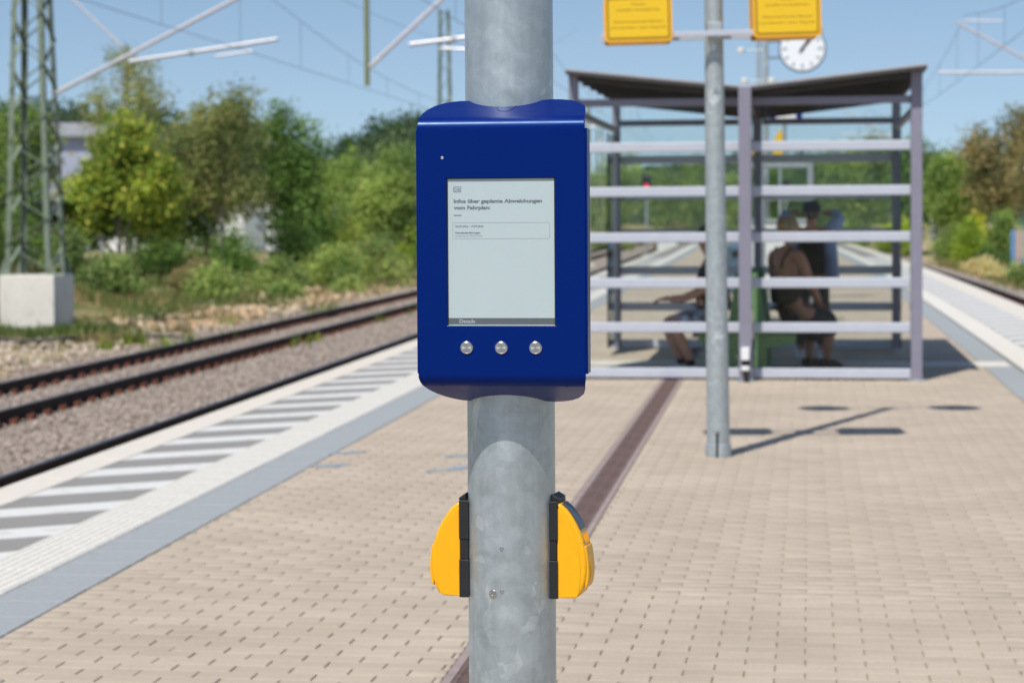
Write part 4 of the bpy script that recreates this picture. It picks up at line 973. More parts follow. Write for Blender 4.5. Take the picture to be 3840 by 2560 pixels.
for x, z in ((-.42, 4.30), (.10, 4.62), (.10, 3.78), (-.36, 3.78)):
    MB().tube([(0, 0, z), (x * .8, 0, z)], .012, 6).build('lamp_bracket', M['galv2'], ck)
    MB().lathe([(.0005, -.055), (.05, -.05), (.065, -.01), (.06, .03), (.03, .05), (.0005, .05)], 16, (x, 0, z)).build('floodlight', M['porcelain'], ck, smooth=True)
lp = empty('lamp_post', (-1.02, 45.3, 0), label='thin grey lamp post beyond the station clock', cat='lamp post')
MB().tube([(0, 0, 0), (0, 0, 3), (0, 0, 6.2)], [.06, .05, .035], 14).build('shaft', M['galv2'], lp, smooth=True)
MB().bar((-.45, 0, 6.2), (.45, 0, 6.2), .03).build('arm', M['galv2'], lp)
for x in (-.45, .45): MB().lathe([(.0005, -.05), (.12, -.05), (.18, 0), (.08, .05), (.0005, .055)], 20, (x, 0, 6.2)).build('lamp_head', M['grey_metal'], lp, smooth=True)

vt = empty('information_case', (-.30, 29.8, 0), label='grey metal framed information case standing behind the shelter', cat='display case')
for x in (-.33, .33): MB().box((x, 0, 1.12), (.085, .09, 2.24)).build('post', M['grey_metal'], vt, bevel=.02)
for z in (2.16, 1.72, 1.40, .55): MB().box((0, 0, z), (.60, .05, .07)).build('crosspiece', M['grey_metal'], vt, bevel=.01)
MB().box((0, .0, 1.94), (.575, .02, .37)).build('upper_pane', M['glass2'], vt)
MB().box((0, 0, .97), (.575, .03, .78)).build('poster_panel', M['white'], vt)
MB().box((-.02, -.01, 2.62), (.06, .06, .80)).build('sign_stem', M['grey_metal'], vt, bevel=.01)
sg = MB().box((0, -.03, 2.94), (.44, .03, .30)).build('number_board', M['sign_blue'], vt, bevel=.01)
MB().box((0, -.048, 2.94), (.27, .006, .30)).build('white_field', M['white'], sg)
ts = empty('triangular_sign', (-.40, 31.2, 2.36), label='small yellow triangular warning sign above the information case', cat='sign')
MB().tube([(0, .03, -2.36), (0, .03, .30)], .025, 10).build('post', M['galv2'], ts, smooth=True)
MB().prism([(-.11, .16), (.11, .16), (0, .36)], -.006, .006, lambda u, v, t: (u, t, v)).build('triangle', M['sign_yellow'], ts, bevel=.003)
MB().box((0, 0, .04), (.20, .012, .11)).build('plate', M['sign_yellow'], ts, bevel=.003)
pl = empty('help_point', (-.66, 30.9, 0), label='pale grey rounded help point column behind the woman', cat='column')
MB().tube([(0, 0, 0), (0, 0, 1.7), (-.02, -.01, 2.0), (-.08, -.05, 2.26)], [.085, .085, .09, .07], 18).build('column', M['grey_metal'], pl, smooth=True)
pl['label'] = 'pale grey rounded help point column beside the information case'
for z in (1.78, 1.36): MB().box((.02, -.09, z), (.12, .03, .10)).build('speaker_plate', M['white'], pl, bevel=.01)
bn = empty('litter_bin', (-1.10, 34.5, 0), label='dark blue litter bin on the platform beyond the shelter', cat='litter bin')
MB().lathe([(.17, .25), (.19, .27), (.20, .95), (.21, .97), (.205, 1.0), (.12, 1.06), (.0005, 1.07)], 24).build('drum', M['clock_blue'], bn, smooth=True)
MB().box((0, 0, .13), (.06, .06, .27)).build('stand', M['galv2'], bn); MB().box((0, -.2, .88), (.2, .03, .08)).build('opening', M['black'], bn)
cb = empty('relay_cabinet', (-7.6, 118, -1.1), label='white relay cabinet beside the far left track', cat='cabinet')
MB().box((0, 0, .9), (1.1, .7, 1.6)).build('case', M['white'], cb, bevel=.02); MB().box((0, 0, 1.74), (1.25, .85, .10)).build('lid', M['grey_metal'], cb, bevel=.02)
for x in (-.27, .27): MB().box((x, -.36, .9), (.5, .02, 1.45)).build('door', M['white'], cb, bevel=.01)
MB().box((0, 0, .05), (1.0, .6, .1)).build('plinth', M['pale_concrete'], cb)

# ------------------------------------------------------------------ overhead line
def lattice_mast(x, y, zb, h, wb, wt, label, found=None, bays=12, m=None):
    m = m or M['mast_green']
    r = empty('lattice_mast', (x, y, zb), label=label, cat='mast')
    wd = lambda z: wb + (wt - wb) * z / h
    cs_ = ((-1, -1), (1, -1), (1, 1), (-1, 1))
    for sx, sy in cs_:
        q = MB(); t = .012 if wb < .8 else .016; lw = .115 if wb > .8 else .08
        a = Vector((sx * wb / 2, sy * wb / 2, 0)); b = Vector((sx * wt / 2, sy * wt / 2, h))
        q.bar(a - Vector((sx * lw / 2, 0, 0)), b - Vector((sx * lw / 2, 0, 0)), lw, t, up=(0, 1, 0)); q.bar(a - Vector((0, sy * lw / 2, 0)), b - Vector((0, sy * lw / 2, 0)), lw, t, up=(1, 0, 0))
        q.build('leg_angle', m, r)
        if wb > .8: MB().prism([(0, 0), (.16, 0), (.03, .38), (0, .38)], -.008, .008, lambda u, v, s: (sx * (wb / 2 + u - .01), sy * (wb / 2) + s, v)).build('gusset', m, r)
    zl = np.linspace(.12, h - .1, bays + 1)
    for k in range(bays):
        z0, z1 = zl[k], zl[k + 1]; w0, w1 = wd(z0) / 2, wd(z1) / 2; s = 1 if k % 2 else -1
        for (ax_, sg) in ((0, -1), (0, 1), (1, -1), (1, 1)):
            ss = s if ax_ == 0 else -s
            if ax_ == 0: a, b = (-ss * w0, sg * w0, z0), (ss * w1, sg * w1, z1)
            else: a, b = (sg * w0, -ss * w0, z0), (sg * w1, ss * w1, z1)
            MB().bar(a, b, .085 if wb > .8 else .05, .014).build('brace', m, r)
    for k in range(0, bays, 2):                                   # pale number and bracket plates
        z = zl[k] + .2
        if wb > .8 and k < 10: MB().box((wd(z) / 2 + .012, wd(z) * .1, z), (.012, .07, .30)).build('joint_plate', M['porcelain'], r)
    if found:
        f = empty('mast_foundation', (x + .02, y, found[1]), label=found[0], cat='foundation'); hh = zb - found[1]
        MB().box((0, 0, hh / 2), (1.29, 1.35, hh)).build('block', M['pale_concrete'], f, bevel=.02)
    return r
MX, MY = -17.45, 47.3
lattice_mast(MX, MY, .22, 9.5, 1.06, .50, 'green lattice mast on a pale concrete block at the far left', ('pale concrete block under the green lattice mast', -1.25), bays=16)
lattice_mast(-15.8, 93.7, -1.0, 11.5, .75, .42, 'distant green lattice mast beside the foreground pole', None, bays=16)
lattice_mast(-14.4, 150, -1.0, 8.5, .6, .40, 'farthest green lattice mast seen through the left shelter glass', None, bays=12)
lattice_mast(8.3, 56.3, -1.1, 9.0, .75, .42, 'green lattice mast beyond the right track carrying its cantilever', None, bays=14)
gb = empty('gantry_beam', (MX, MY, 9.45), label='steel beam reaching from the green mast across the left tracks', cat='beam')
MB().box((5.6, 0, .12), (11.8, .16, .22)).build('beam', M['post_olive'], gb)
DPX, DPY = -9.72, 47.3
dp = empty('drop_post', (DPX, DPY, 4.40), label='olive steel post hanging down from above over the tracks', cat='post')
MB().box((0, 0, 2.54), (.105, .105, 5.08)).build('tube', M['post_olive'], dp, bevel=.01)
def cantilever(x0, y0, z0, x1, z1, xr0, zr0, xr1, zr1, label, stub=None, fat=.05, ins=True):
    """sloping tube from bracket (x0,z0) to (x1,z1); registration tube from xr0 to xr1"""
    r = empty('cantilever_arm', (x0, y0, z0), label=label, cat='cantilever', group='overhead line cantilevers')
    d = Vector((x1 - x0, 0, z1 - z0))
    MB().tube([(0, 0, 0), d], fat, 12).build('bracket_tube', M['alu'], r, smooth=True)
    for k in range(5): MB().lathe([(.03, 0), (.075, .02), (.03, .04)], 12, d * (.03 + k * .012), d.to_track_quat('Z', 'Y').to_matrix()).build('insulator', M['porcelain'], r, smooth=True)
    a, b = Vector((xr0 - x0, 0, zr0 - z0)), Vector((xr1 - x0, 0, zr1 - z0))
    MB().tube([a, b], fat * .95, 12).build('registration_tube', M['alu'], r, smooth=True)
    MB().lathe([(.06, -.06), (.075, -.05), (.075, .05), (.06, .06)], 12, a + (b - a) * .42, (b - a).to_track_quat('Z', 'Y').to_matrix()).build('clamp', M['galv2'], r)
    if stub:
        MB().tube([Vector((stub[0] - x0, .05, stub[1] - z0)), Vector((stub[2] - x0, .05, stub[3] - z0))], fat * .55, 8).build('steady_arm', M['alu'], r, smooth=True)
    return r
cantilever(-17.0, 47.3, 4.30, -10.9, 7.26, -15.2, 5.02, -11.75, 5.47, 'aluminium cantilever arm fixed to the green lattice mast', (-13.2, 5.12, -12.35, 5.22))
cantilever(DPX + .06, 47.3, 4.82, -7.0, 7.2, -8.75, 5.30, -6.4, 5.55, 'aluminium cantilever arm on the hanging olive post', (-8.1, 5.22, -6.6, 5.12), fat=.055)
cantilever(-29.75, 92.11, 8.87, -32.36, 11.35, -33.36, 11.85, -31.96, 11.95, 'slender far cantilever tube descending behind the tall birch', None, fat=.06)
fp = empty('support_post', (-29.65, 92.11, -.4), label='thin green post hidden in the tall birch behind the maple', cat='post', group='distant overhead line posts')
MB().box((0, 0, 4.73), (.16, .16, 9.47)).build('tube', M['mast_green'], fp); MB().box((0, 0, .1), (.6, .6, .3)).build('footing', M['pale_concrete'], fp)
cantilever(7.6, 56.3, 4.2, 3.75, 6.35, 7.2, 5.04, 3.3, 5.08, 'aluminium cantilever arm over the right track', (4.9, 6.36, 3.9, 6.40), fat=.04)
def wire(name, fx, zf, y0, y1, label, r=.0065, drop=None, n=60, group='overhead wires'):
    root = empty(name, (fx(y0), y0, zf(y0)), label=label, cat='wire', group=group)
    o = root.location
    MB().tube([(fx(y) - o.x, y - o.y, zf(y) - o.z) for y in np.linspace(y0, y1, n)], r, 6).build('strand', M['wire'], root)
    return root
span = 50.0
def mz(y, y_s, zc, sag=1.15):
    t = ((y - y_s) / span) % 1.0; return zc + 1.55 - sag * 4 * t * (1 - t)
def line(fx, ys, zc, y0, y1, lab):
    wire('contact_wire', fx, lambda y: zc, y0, y1, 'contact wire above the ' + lab)
    w = wire('carrier_wire', fx, lambda y: mz(y, ys, zc), y0, y1, 'sagging carrier wire above the ' + lab, n=120)
    o = w.location
    for y in np.arange(y0 + 3, y1, 6.2):
        if mz(y, ys, zc) - zc > .12: MB().tube([(fx(y) - o.x, y - o.y, zc - o.z), (fx(y) - o.x, y - o.y, mz(y, ys, zc) - o.z)], .0045, 4).build('dropper', M['wire'], w)
line(lambda y: T2(y) - 1.55, 47.3, 5.14, 18, 150, 'far left track')
line(lambda y: T1(y) + .25, 47.3, 5.12, 18, 150, 'near left track')
line(lambda y: T3(y) - .9, 56.3, 5.0, 25, 150, 'right track')
wire('feeder_wire', lambda y: T2(y) - 2.6, lambda y: 7.9 + .0008 * (y - 60) ** 2, 30, 150, 'feeder wire high above the left tracks')
# farther cantilevers seen through the glass
for i, (x, y, s) in enumerate(((-11.6, 88, 1), (-13.4, 120, 1), (-10.6, 104, -1), (4.6, 100, -1))):
    c = cantilever(x, y, 4.4, x + s * 3.0, 6.2, x + s * .8, 5.0, x + s * 3.1, 5.1, ['cantilever arm over the left tracks two spans away', 'farthest cantilever arm over the left tracks', 'thin cantilever arm between the far left tracks', 'distant cantilever arm above the right track'][i], None, fat=.045)
    ph = empty('support_post', (x - s * .1, y, -1.1), label=['thin green post under the cantilever two spans away', 'thin green post under the farthest cantilever', 'thin green post between the far left tracks', 'thin green post beside the far right track'][i], cat='post', group='distant overhead line posts')
    MB().box((0, 0, 3.9), (.16, .16, 7.8)).build('tube', M['mast_green'], ph); MB().box((0, 0, .1), (.6, .6, .3)).build('footing', M['pale_concrete'], ph)
# signals
for i, (x, y, z) in enumerate(((-8.9, 120, 3.1), (-1.55, 150, 3.3))):
    s = empty('railway_signal', (x, y, -1.0), label=('red railway signal seen through the left shelter glass', 'red railway signal seen through the right shelter glass')[i], cat='signal', group='red signals')
    h = z + 1.0
    MB().tube([(0, 0, 0), (0, 0, h - .5)], .07, 10).build('post', M['galv2'], s, smooth=True)
    MB().box((0, 0, h), (.55, .2, 1.1)).build('screen_board', M['black'], s, bevel=.05)
    MB().lathe([(.10, .09), (.10, .13), (.0005, .14)], 20, (0, 0, h), Rf).build('red_lamp', bpy.data.materials.get('signal_red') or emit_mat('signal_red', (1, .03, .05), .9), s, smooth=True)
    MB().box((0, 0, .1), (.5, .5, .3)).build('footing', M['pale_concrete'], s)

# ------------------------------------------------------------------ vegetation
def leaf_mesh(name, P, size, cols, rng, flat=.0):
    n = len(P)
    d = rng.normal(0, 1, (n, 3)); d[:, 2] -= flat; d /= np.linalg.norm(d, axis=1)[:, None]
    u = rng.normal(0, 1, (n, 3)); u -= (u * d).sum(1)[:, None] * d; u /= np.linalg.norm(u, axis=1)[:, None]
    s = size * rng.uniform(.6, 1.35, (n, 1))
    a = P - d * s * .55; b = P + u * s * .36; c = P + d * s * .55; e = P - u * s * .36
    V = np.stack([a, b, c, e], 1).reshape(-1, 3); F = np.arange(4 * n).reshape(n, 4)
    me = np_mesh(name, V, F)
    at = me.attributes.new('leafcol', 'FLOAT_COLOR', 'POINT')
    C4 = np.concatenate([np.repeat(cols, 4, 0), np.ones((4 * n, 1))], 1).astype(np.float32)
    at.data.foreach_set('color', C4.ravel()); return me
PAL = dict(
    maple=[(.165, .205, .03), (.125, .185, .028), (.085, .15, .025), (.21, .215, .035)],
    birch=[(.125, .160, .045), (.155, .175, .055), (.095, .135, .036), (.18, .165, .062)],
    dark=[(.048, .10, .020), (.065, .125, .026), (.09, .14, .032)],
    mid=[(.09, .155, .032), (.125, .19, .042), (.16, .20, .05)],
    light=[(.155, .22, .055), (.195, .24, .065), (.125, .19, .045)],
    brown=[(.145, .132, .052), (.115, .12, .045), (.175, .138, .06), (.10, .115, .042)],
    blue=[(.075, .145, .085), (.095, .165, .10), (.06, .12, .07)],
    yellow=[(.42, .37, .01), (.50, .43, .02), (.32, .32, .02)],
    lime=[(.17, .24, .025), (.22, .28, .03), (.13, .2, .025)],
    weed=[(.12, .19, .045), (.165, .22, .06), (.20, .22, .075), (.10, .165, .042)],
    straw=[(.36, .28, .12), (.42, .31, .15), (.28, .24, .10)])
def crown_points(ells, n, cr, rng):
    vol = np.array([e[3] * e[4] * e[5] for e in ells]) ** .8; vol /= vol.sum(); pts, cl = [], []
    for e, f in zip(ells, vol):
        m = max(8, int(f * n / 26)); u = rng.normal(0, 1, (m, 3)); u /= np.linalg.norm(u, axis=1)[:, None]
        rr = rng.uniform(.15, 1.0, (m, 1)) ** .6; rr[rng.uniform(0, 1, m) < .14] *= 1.28
        c = np.array(e[:3]) + u * rr * np.array(e[3:6]) * rng.uniform(.85, 1.12, (m, 1)); cl.append(c)
        k = int(f * n / m)
        sp_ = rng.normal(0, 1, (m, k, 3)) * cr * rng.uniform(.55, 1.3, (m, 1, 1)) * np.array([1, 1, .75])
        pts.append((c[:, None, :] + sp_).reshape(-1, 3))
    return np.concatenate(pts), np.concatenate(cl)
def tree(name, x, y, zb, ells, pal, label, n=7000, leaf=.15, cr=.28, trunk=.11, bark='bark', cat='tree', group=None, seed=1, flat=.3, top=None, sway=.25):
    rng = np.random.default_rng(seed)
    root = empty(name, (x, y, zb), label=label, cat=cat, group=group)
    P, cl = crown_points(ells, int(n * 1.6), cr, rng)
    P = P[P[:, 2] > .05]
    pa = np.array(PAL[pal]); base = pa[rng.integers(0, len(pa), len(P))]
    # hue drifts from clump to clump
    ph = np.sin(P[:, 0] * 2.1 + seed) + np.sin(P[:, 1] * 1.7 + 2 * seed) + np.sin(P[:, 2] * 1.9 + 3 * seed)
    cols = 2.3 * base * [1.06, 1, 1.1] * (1 + .16 * ph[:, None] * np.array([1.1, .9, .8])) * rng.uniform(.75, 1.25, (len(P), 1))
    link('crown' if trunk else 'foliage', leaf_mesh('crown', P, leaf * .88, np.clip(cols, .005, .8), rng, flat), M['leaf'], root)
    if trunk:
        h = top or (max(e[2] + e[5] * .5 for e in ells)); k = 8
        tp = [(math.sin(i * .9 + seed) * sway * (i / k) ** 1.2 * .6, math.cos(i * 1.1 + seed) * sway * (i / k) * .5, h * i / k - (.15 if i == 0 else 0)) for i in range(k + 1)]
        q = MB().tube(tp, [trunk * (1.25 if i == 0 else 1) * (1 - .82 * i / k) for i in range(k + 1)], 9); q.build('trunk', M[bark], root, smooth=True)
        sel = rng.choice(len(cl), min(11, len(cl)), replace=False)
        for c in cl[sel]:
            i = int(clipped(c[2] / h * k * .62, 1, k - 2)); a = Vector(tp[i]); b = Vector(c); mid = a.lerp(b, .5) + Vector((0, 0, .12 * (b - a).length))
            r0 = trunk * (1 - .82 * i / k) * .55
            MB().tube([a, mid, b], [r0, r0 * .6, r0 * .22], 6).build('limb', M[bark], root, smooth=True)
    return root
def shrub(x, y, w, h, pal, label, n=1600, leaf=.11, seed=1, d=None, group=None, name='shrub', zb=None):
    z = gz(x, y) - .05 if zb is None else zb; d = d or w
    e = [(0, 0, h * .45, w * .42, d * .42, h * .45, 1), (w * .25, -d * .1, h * .32, w * .28, d * .3, h * .34, 1), (-w * .26, d * .1, h * .36, w * .28, d * .3, h * .36, 1), (w * .05, 0, h * .72, w * .22, d * .22, h * .28, 1)]
    r = tree(name, x, y, z, e, pal, label, n=n, leaf=leaf, cr=.13 * h ** .5, trunk=0, seed=seed, cat='shrub', group=group)
    rng = np.random.default_rng(seed + 50)
    for k in range(4):
        a = rng.uniform(0, 6.3); MB().tube([(0, 0, -.05), (math.cos(a) * w * .12, math.sin(a) * d * .12, h * .35), (math.cos(a) * w * .3, math.sin(a) * d * .3, h * .7)], [.02, .015, .006], 5).build('stem', M['bark'], r)
    return r
GL = 'trees on the left bank'; GR = 'trees beyond the right track'
# left bank, from left to right
tree('broad_tree', -24.0, 60.5, gz(-24.0, 60.5), [(-.4, 0, 3.4, 1.3, 1.2, 1.7), (-.3, 0, 2.0, 1.1, 1.2, 1.2), (-.6, 0, 4.6, .9, .9, .9)], 'mid', 'bushy green tree cut by the left picture edge behind the lattice mast', 6000, .14, .26, .10, seed=3, group=GL)
tree('maple_tree', -22.75, 69.5, gz(-22.75, 69.5), [(.25, 0, 3.5, 1.5, 1.3, 1.45), (-.75, 0, 2.7, 1.15, 1.2, 1.2), (1.15, .2, 2.5, 1.05, 1.1, 1.2), (.35, -.3, 4.75, .95, .9, .9), (-1.05, 0, 1.75, .8, .8, .8), (1.35, 0, 3.5, .7, .8, .75)], 'maple', 'yellowish green maple with a bare thin trunk right of the lattice mast', 10500, .165, .20, .10, 'birch', seed=5, group=GL, flat=.5)
tree('weeping_birch', -26.3, 81.2, gz(-26.3, 81.2), [(-.9, 0, 6.2, .55, .6, 1.3), (.55, 0, 7.1, .75, .7, 1.35), (1.05, 0, 6.0, .55, .6, 1.2), (0, 0, 4.6, 1.3, 1.2, 1.5), (-.2, 0, 7.9, .5, .5, .6)], 'birch', 'tall drooping birch standing up behind the maple', 5200, .12, .26, .10, 'birch', seed=7, group=GL, flat=1.2)
tree('birch_tree', -21.0, 76.0, gz(-21.0, 76.0), [(-.9, 0, 4.6, 1.35, 1.2, 1.35), (.5, 0, 5.3, 1.1, 1.1, 1.3), (.75, 0, 6.7, .5, .5, .75), (-.4, 0, 6.0, .8, .8, .8), (-1.6, 0, 3.6, .9, 1, 1.0), (.9, 0, 3.4, .9, .9, 1.0), (-.6, 0, 3.2, .8, .8, .8)], 'birch', 'pale trunked birch in the middle of the left bank', 9500, .13, .25, .085, 'birch', seed=9, group=GL, flat=.9, top=6.4, sway=.12)
tree('dark_tree', -20.2, 82.5, gz(-20.2, 82.5), [(0, 0, 3.6, 1.35, 1.3, 1.9), (.55, 0, 5.1, .85, .9, 1.2), (-.6, 0, 5.6, .8, .8, 1.1), (.5, 0, 2.0, 1.3, 1.2, 1.4), (-.2, 0, 6.4, .5, .5, .6)], 'dark', 'dark green rounded tree right of the pale trunked birch', 9000, .15, .26, .12, seed=11, group=GL)
tree('broad_tree', -20.3, 90.5, gz(-20.3, 90.5), [(.2, 0, 2.9, 1.6, 1.4, 1.7), (.9, 0, 4.1, 1.0, 1, 1.2), (-.7, 0, 3.9, 1.0, 1, 1.0), (0, 0, 1.4, 1.6, 1.4, 1.2)], 'mid', 'mid green tree where the left tree line dips', 8000, .15, .26, .12, seed=13, group=GL)
tree('broad_tree', -17.4, 88.0, gz(-17.4, 88.0), [(0, 0, 3.0, 1.7, 1.5, 1.8), (.6, 0, 4.4, 1.2, 1.1, 1.3), (-.9, 0, 2.6, 1.1, 1, 1.4), (.9, 0, 2.0, 1.2, 1.1, 1.3)], 'light', 'light green tree just left of the blue display', 9000, .15, .26, .12, seed=15, group=GL)
tree('broad_tree', -16.4, 98.0, gz(-16.4, 98.0), [(0, 0, 3.6, 1.8, 1.5, 2.2), (.9, 0, 5.6, 1.1, 1.1, 1.5), (-.8, 0, 4.6, 1.1, 1.1, 1.5), (1.8, 0, 3.2, 1.4, 1.2, 2.0)], 'light', 'tall light green tree partly behind the blue display', 9000, .15, .28, .13, seed=17, group=GL)
tree('dark_tree', -24.6, 77.5, gz(-24.6, 77.5), [(0, 0, 2.2, 1.7, 1.5, 1.4), (1.8, 0, 1.6, 1.3, 1.2, 1.0), (-1.6, 0, 2.4, 1.2, 1.2, 1.4)], 'dark', 'low dark tree filling the gap behind the maple trunk', 6500, .16, .26, .10, seed=19, group=GL)
tree('broad_tree', -27.6, 72.0, gz(-27.6, 72.0), [(0, 0, 3.2, 1.6, 1.4, 1.9), (.9, 0, 4.6, 1.0, 1, 1.2), (-.9, 0, 4.9, 1.0, 1, 1.0)], 'mid', 'green tree directly behind the lattice mast', 7000, .15, .26, .11, seed=21, group=GL)
tree('broad_tree', -22.9, 80.5, gz(-22.9, 80.5), [(0, 0, 4.4, 1.5, 1.4, 1.5), (-1.0, 0, 3.4, 1.2, 1.1, 1.3), (.9, 0, 5.2, 1.0, 1, 1.1), (.2, 0, 2.6, 1.6, 1.3, 1.0)], 'birch', 'olive green tree filling the middle of the left tree line', 8000, .14, .26, .11, seed=23, group=GL, flat=.8)
LS = [(-20.5, 62, 1.7, 1.5, 'weed', 'green bush right of the concrete block'), (-19.0, 66, 1.9, 1.3, 'brown', 'brownish dry bush below the maple'), (-18.0, 64.3, 1.8, 1.35, 'weed', 'green shrub below the pale trunked birch'), (-17.6, 70.5, 2.0, 1.45, 'weed', 'larger green shrub below the dark tree'),
      (-17.0, 76.5, 2.2, 1.9, 'light', 'pale bush below the dip of the tree line'), (-16.3, 81.0, 2.4, 2.2, 'weed', 'green bush just left of the display edge'), (-15.6, 87.0, 2.6, 2.4, 'lime', 'lime green bush half hidden by the display'), (-20.2, 74.5, 2.2, 2.1, 'dark', 'dark bush at the foot of the birch'),
      (-22.6, 73.5, 2.2, 1.9, 'dark', 'dark undergrowth bush right of the maple trunk'), (-19.0, 79.0, 2.4, 2.6, 'dark', 'dark undergrowth below the rounded tree'), (-18.0, 83.5, 2.6, 2.8, 'maple', 'yellowish bush under the light green tree'), (-24.5, 63.5, 1.8, 2.0, 'weed', 'bush left of the lattice mast legs'),
      (-22.0, 58.5, 1.5, 1.0, 'brown', 'low brown bush behind the concrete block'), (-16.4, 66.5, 1.1, .7, 'weed', 'small weed clump nearest the far left rail'), (-15.6, 72.5, 1.3, .8, 'weed', 'small weed clump on the stony strip'), (-24.9, 66.3, 2.2, 3.0, 'dark', 'dark bush in front of the timber shed'), (-23.3, 65.6, 1.5, 1.9, 'weed', 'green bush between the lattice mast and the maple'), (-24.9, 88, 3.2, 3.2, 'mid', 'green bush in front of the white hall')]
for i, (x, y, w_, h_, pal, lab) in enumerate(LS): shrub(x, y, w_, h_, pal, lab, n=2200 if h_ > 1.2 else 1000, leaf=.12, seed=100 + i, group='shrubs on the left bank')
# right side
RT = [(10.6, 124, [(0, 0, 3.8, 2.0, 1.8, 2.2), (1.6, 0, 5.2, 1.7, 1.5, 2.0), (-1.0, 0, 5.6, 1.1, 1, 1.3), (2.6, 0, 3.4, 1.6, 1.5, 2.2), (1.2, 0, 6.9, 1.1, 1, .9)], 'brown', 'large brownish tree at the right picture edge', 11000),
      (12.6, 116, [(0, 0, 3.8, 2.0, 1.8, 2.2), (1.0, 0, 6.0, 1.6, 1.5, 1.8)], 'brown', 'second brownish tree cut by the right picture edge', 8000),
      (8.4, 128, [(0, 0, 2.8, 1.7, 1.5, 2.0), (-.3, 0, 4.4, 1.1, 1.1, 1.4), (.9, 0, 3.6, 1.1, 1, 1.6)], 'mid', 'mid green tree just right of the shelter post', 9000),
      (6.6, 136, [(0, 0, 3.6, 1.3, 1.3, 2.2), (-.2, 0, 5.8, .9, .9, 1.7)], 'dark', 'dark tree behind the right shelter post', 6000),
      (3.6, 152, [(0, 0, 4.2, 2.4, 2, 2.8), (1.2, 0, 6.4, 1.5, 1.3, 1.7), (-1.2, 0, 5.4, 1.4, 1.3, 1.7)], 'mid', 'green tree seen through the right shelter glass', 9000),
      (-.6, 165, [(0, 0, 3.6, 2.6, 2, 2.6), (1.2, 0, 5.6, 1.6, 1.4, 1.7), (-1.6, 0, 4.8, 1.4, 1.3, 1.7)], 'dark', 'dark tree seen behind the shelter centre', 9000),
      (-5.0, 172, [(0, 0, 3.6, 2.6, 2, 2.6), (1.2, 0, 5.4, 1.6, 1.4, 1.7), (-1.6, 0, 4.4, 1.4, 1.3, 1.7)], 'mid', 'green tree seen through the left shelter glass near the lamp post', 9000),
      (-10.4, 178, [(0, 0, 3.6, 2.8, 2, 2.6), (1.4, 0, 5.2, 1.6, 1.4, 1.9), (-1.8, 0, 4.8, 1.5, 1.3, 1.7)], 'mid', 'green tree seen through the left shelter glass beside the display', 9000),
      (-16.0, 170, [(0, 0, 3.6, 2.8, 2, 2.6), (1.4, 0, 5.6, 1.8, 1.4, 2.0)], 'light', 'light tree behind the foreground pole', 7000)]
for i, (x, y, e, pal, lab, n) in enumerate(RT): tree('broad_tree', x, y, gz(x, y), [(*q,) for q in e], pal, lab, n, .2, .34, .16, seed=200 + i, group=GR)
RS = [(7.6, 104, 1.5, 2.6, 'lime', 'bright green shrub left of the yellow shrub'), (8.0, 106, 1.1, 2.55, 'yellow', 'yellow leaved conical shrub beside the right track'), (8.9, 101, 1.5, 2.7, 'mid', 'green shrub right of the yellow shrub'), (9.3, 90, 1.5, 3.3, 'blue', 'bluish green conifer behind the striped fence'),
      (10.3, 93, 1.6, 2.9, 'lime', 'bright green shrub at the right edge above the fence'), (7.5, 78, 1.3, .9, 'weed', 'low green plant at the foot of the striped fence'), (8.4, 74, 1.4, .8, 'weed', 'low green plant at the right picture edge'), (7.9, 98, 1.8, 1.2, 'dark', 'low dark shrub in front of the yellow shrub'),
      (7.3, 112, 2.0, 2.3, 'mid', 'rounded green shrub by the white post'), (5.4, 132, 2.2, 2.6, 'lime', 'bright hedge shrub seen through the right shelter glass'), (2.6, 140, 2.6, 2.6, 'mid', 'hedge shrub behind the standing person'), (-1.4, 148, 3.0, 2.4, 'lime', 'hedge shrub behind the help point'),
      (-5.6, 152, 3.2, 2.2, 'weed', 'weedy shrub behind the lamp post'), (-9.6, 158, 3.2, 2.0, 'brown', 'brownish shrub beyond the far left track'), (-13.5, 150, 3.2, 1.8, 'weed', 'weedy shrub beside the relay cabinet'), (7.0, 86, 1.2, .8, 'straw', 'dry straw coloured grass clump right of the shelter'), (7.2, 92, 1.6, .9, 'straw', 'second dry grass clump farther along the right track')]
for i, (x, y, w_, h_, pal, lab) in enumerate(RS): shrub(x, y, w_, h_, pal, lab, n=2600 if h_ > 1.5 else 1100, leaf=.13 if y < 120 else .18, seed=300 + i, group='shrubs on the right side')
# weeds and grass, too many to count
def grass(name, n, fxy, hgt, pal, label, seed):
    rng = np.random.default_rng(seed); P = fxy(rng, n); m = len(P)
    pa = np.array(PAL[pal]); cols = pa[rng.integers(0, len(pa), m)] * rng.uniform(.7, 1.3, (m, 1))
    a = rng.uniform(0, 6.3, m); w_ = rng.uniform(.012, .03, m); h_ = hgt * rng.uniform(.4, 1.3, m); l = rng.normal(0, .35, (m, 2)) * h_[:, None]
    dx = np.stack([np.cos(a) * w_, np.sin(a) * w_, np.zeros(m)], -1); tip = P + np.concatenate([l, h_[:, None]], 1)
    V = np.stack([P - dx, P + dx, tip + dx * .3, tip - dx * .3], 1).reshape(-1, 3); me = np_mesh(name, V, np.arange(4 * m).reshape(m, 4))
    at = me.attributes.new('leafcol', 'FLOAT_COLOR', 'POINT'); at.data.foreach_set('color', np.concatenate([np.repeat(cols, 4, 0), np.ones((4 * m, 1))], 1).astype(np.float32).ravel())
    return tag(link(name, me, M['leaf2']), label, 'grass', kind='stuff')
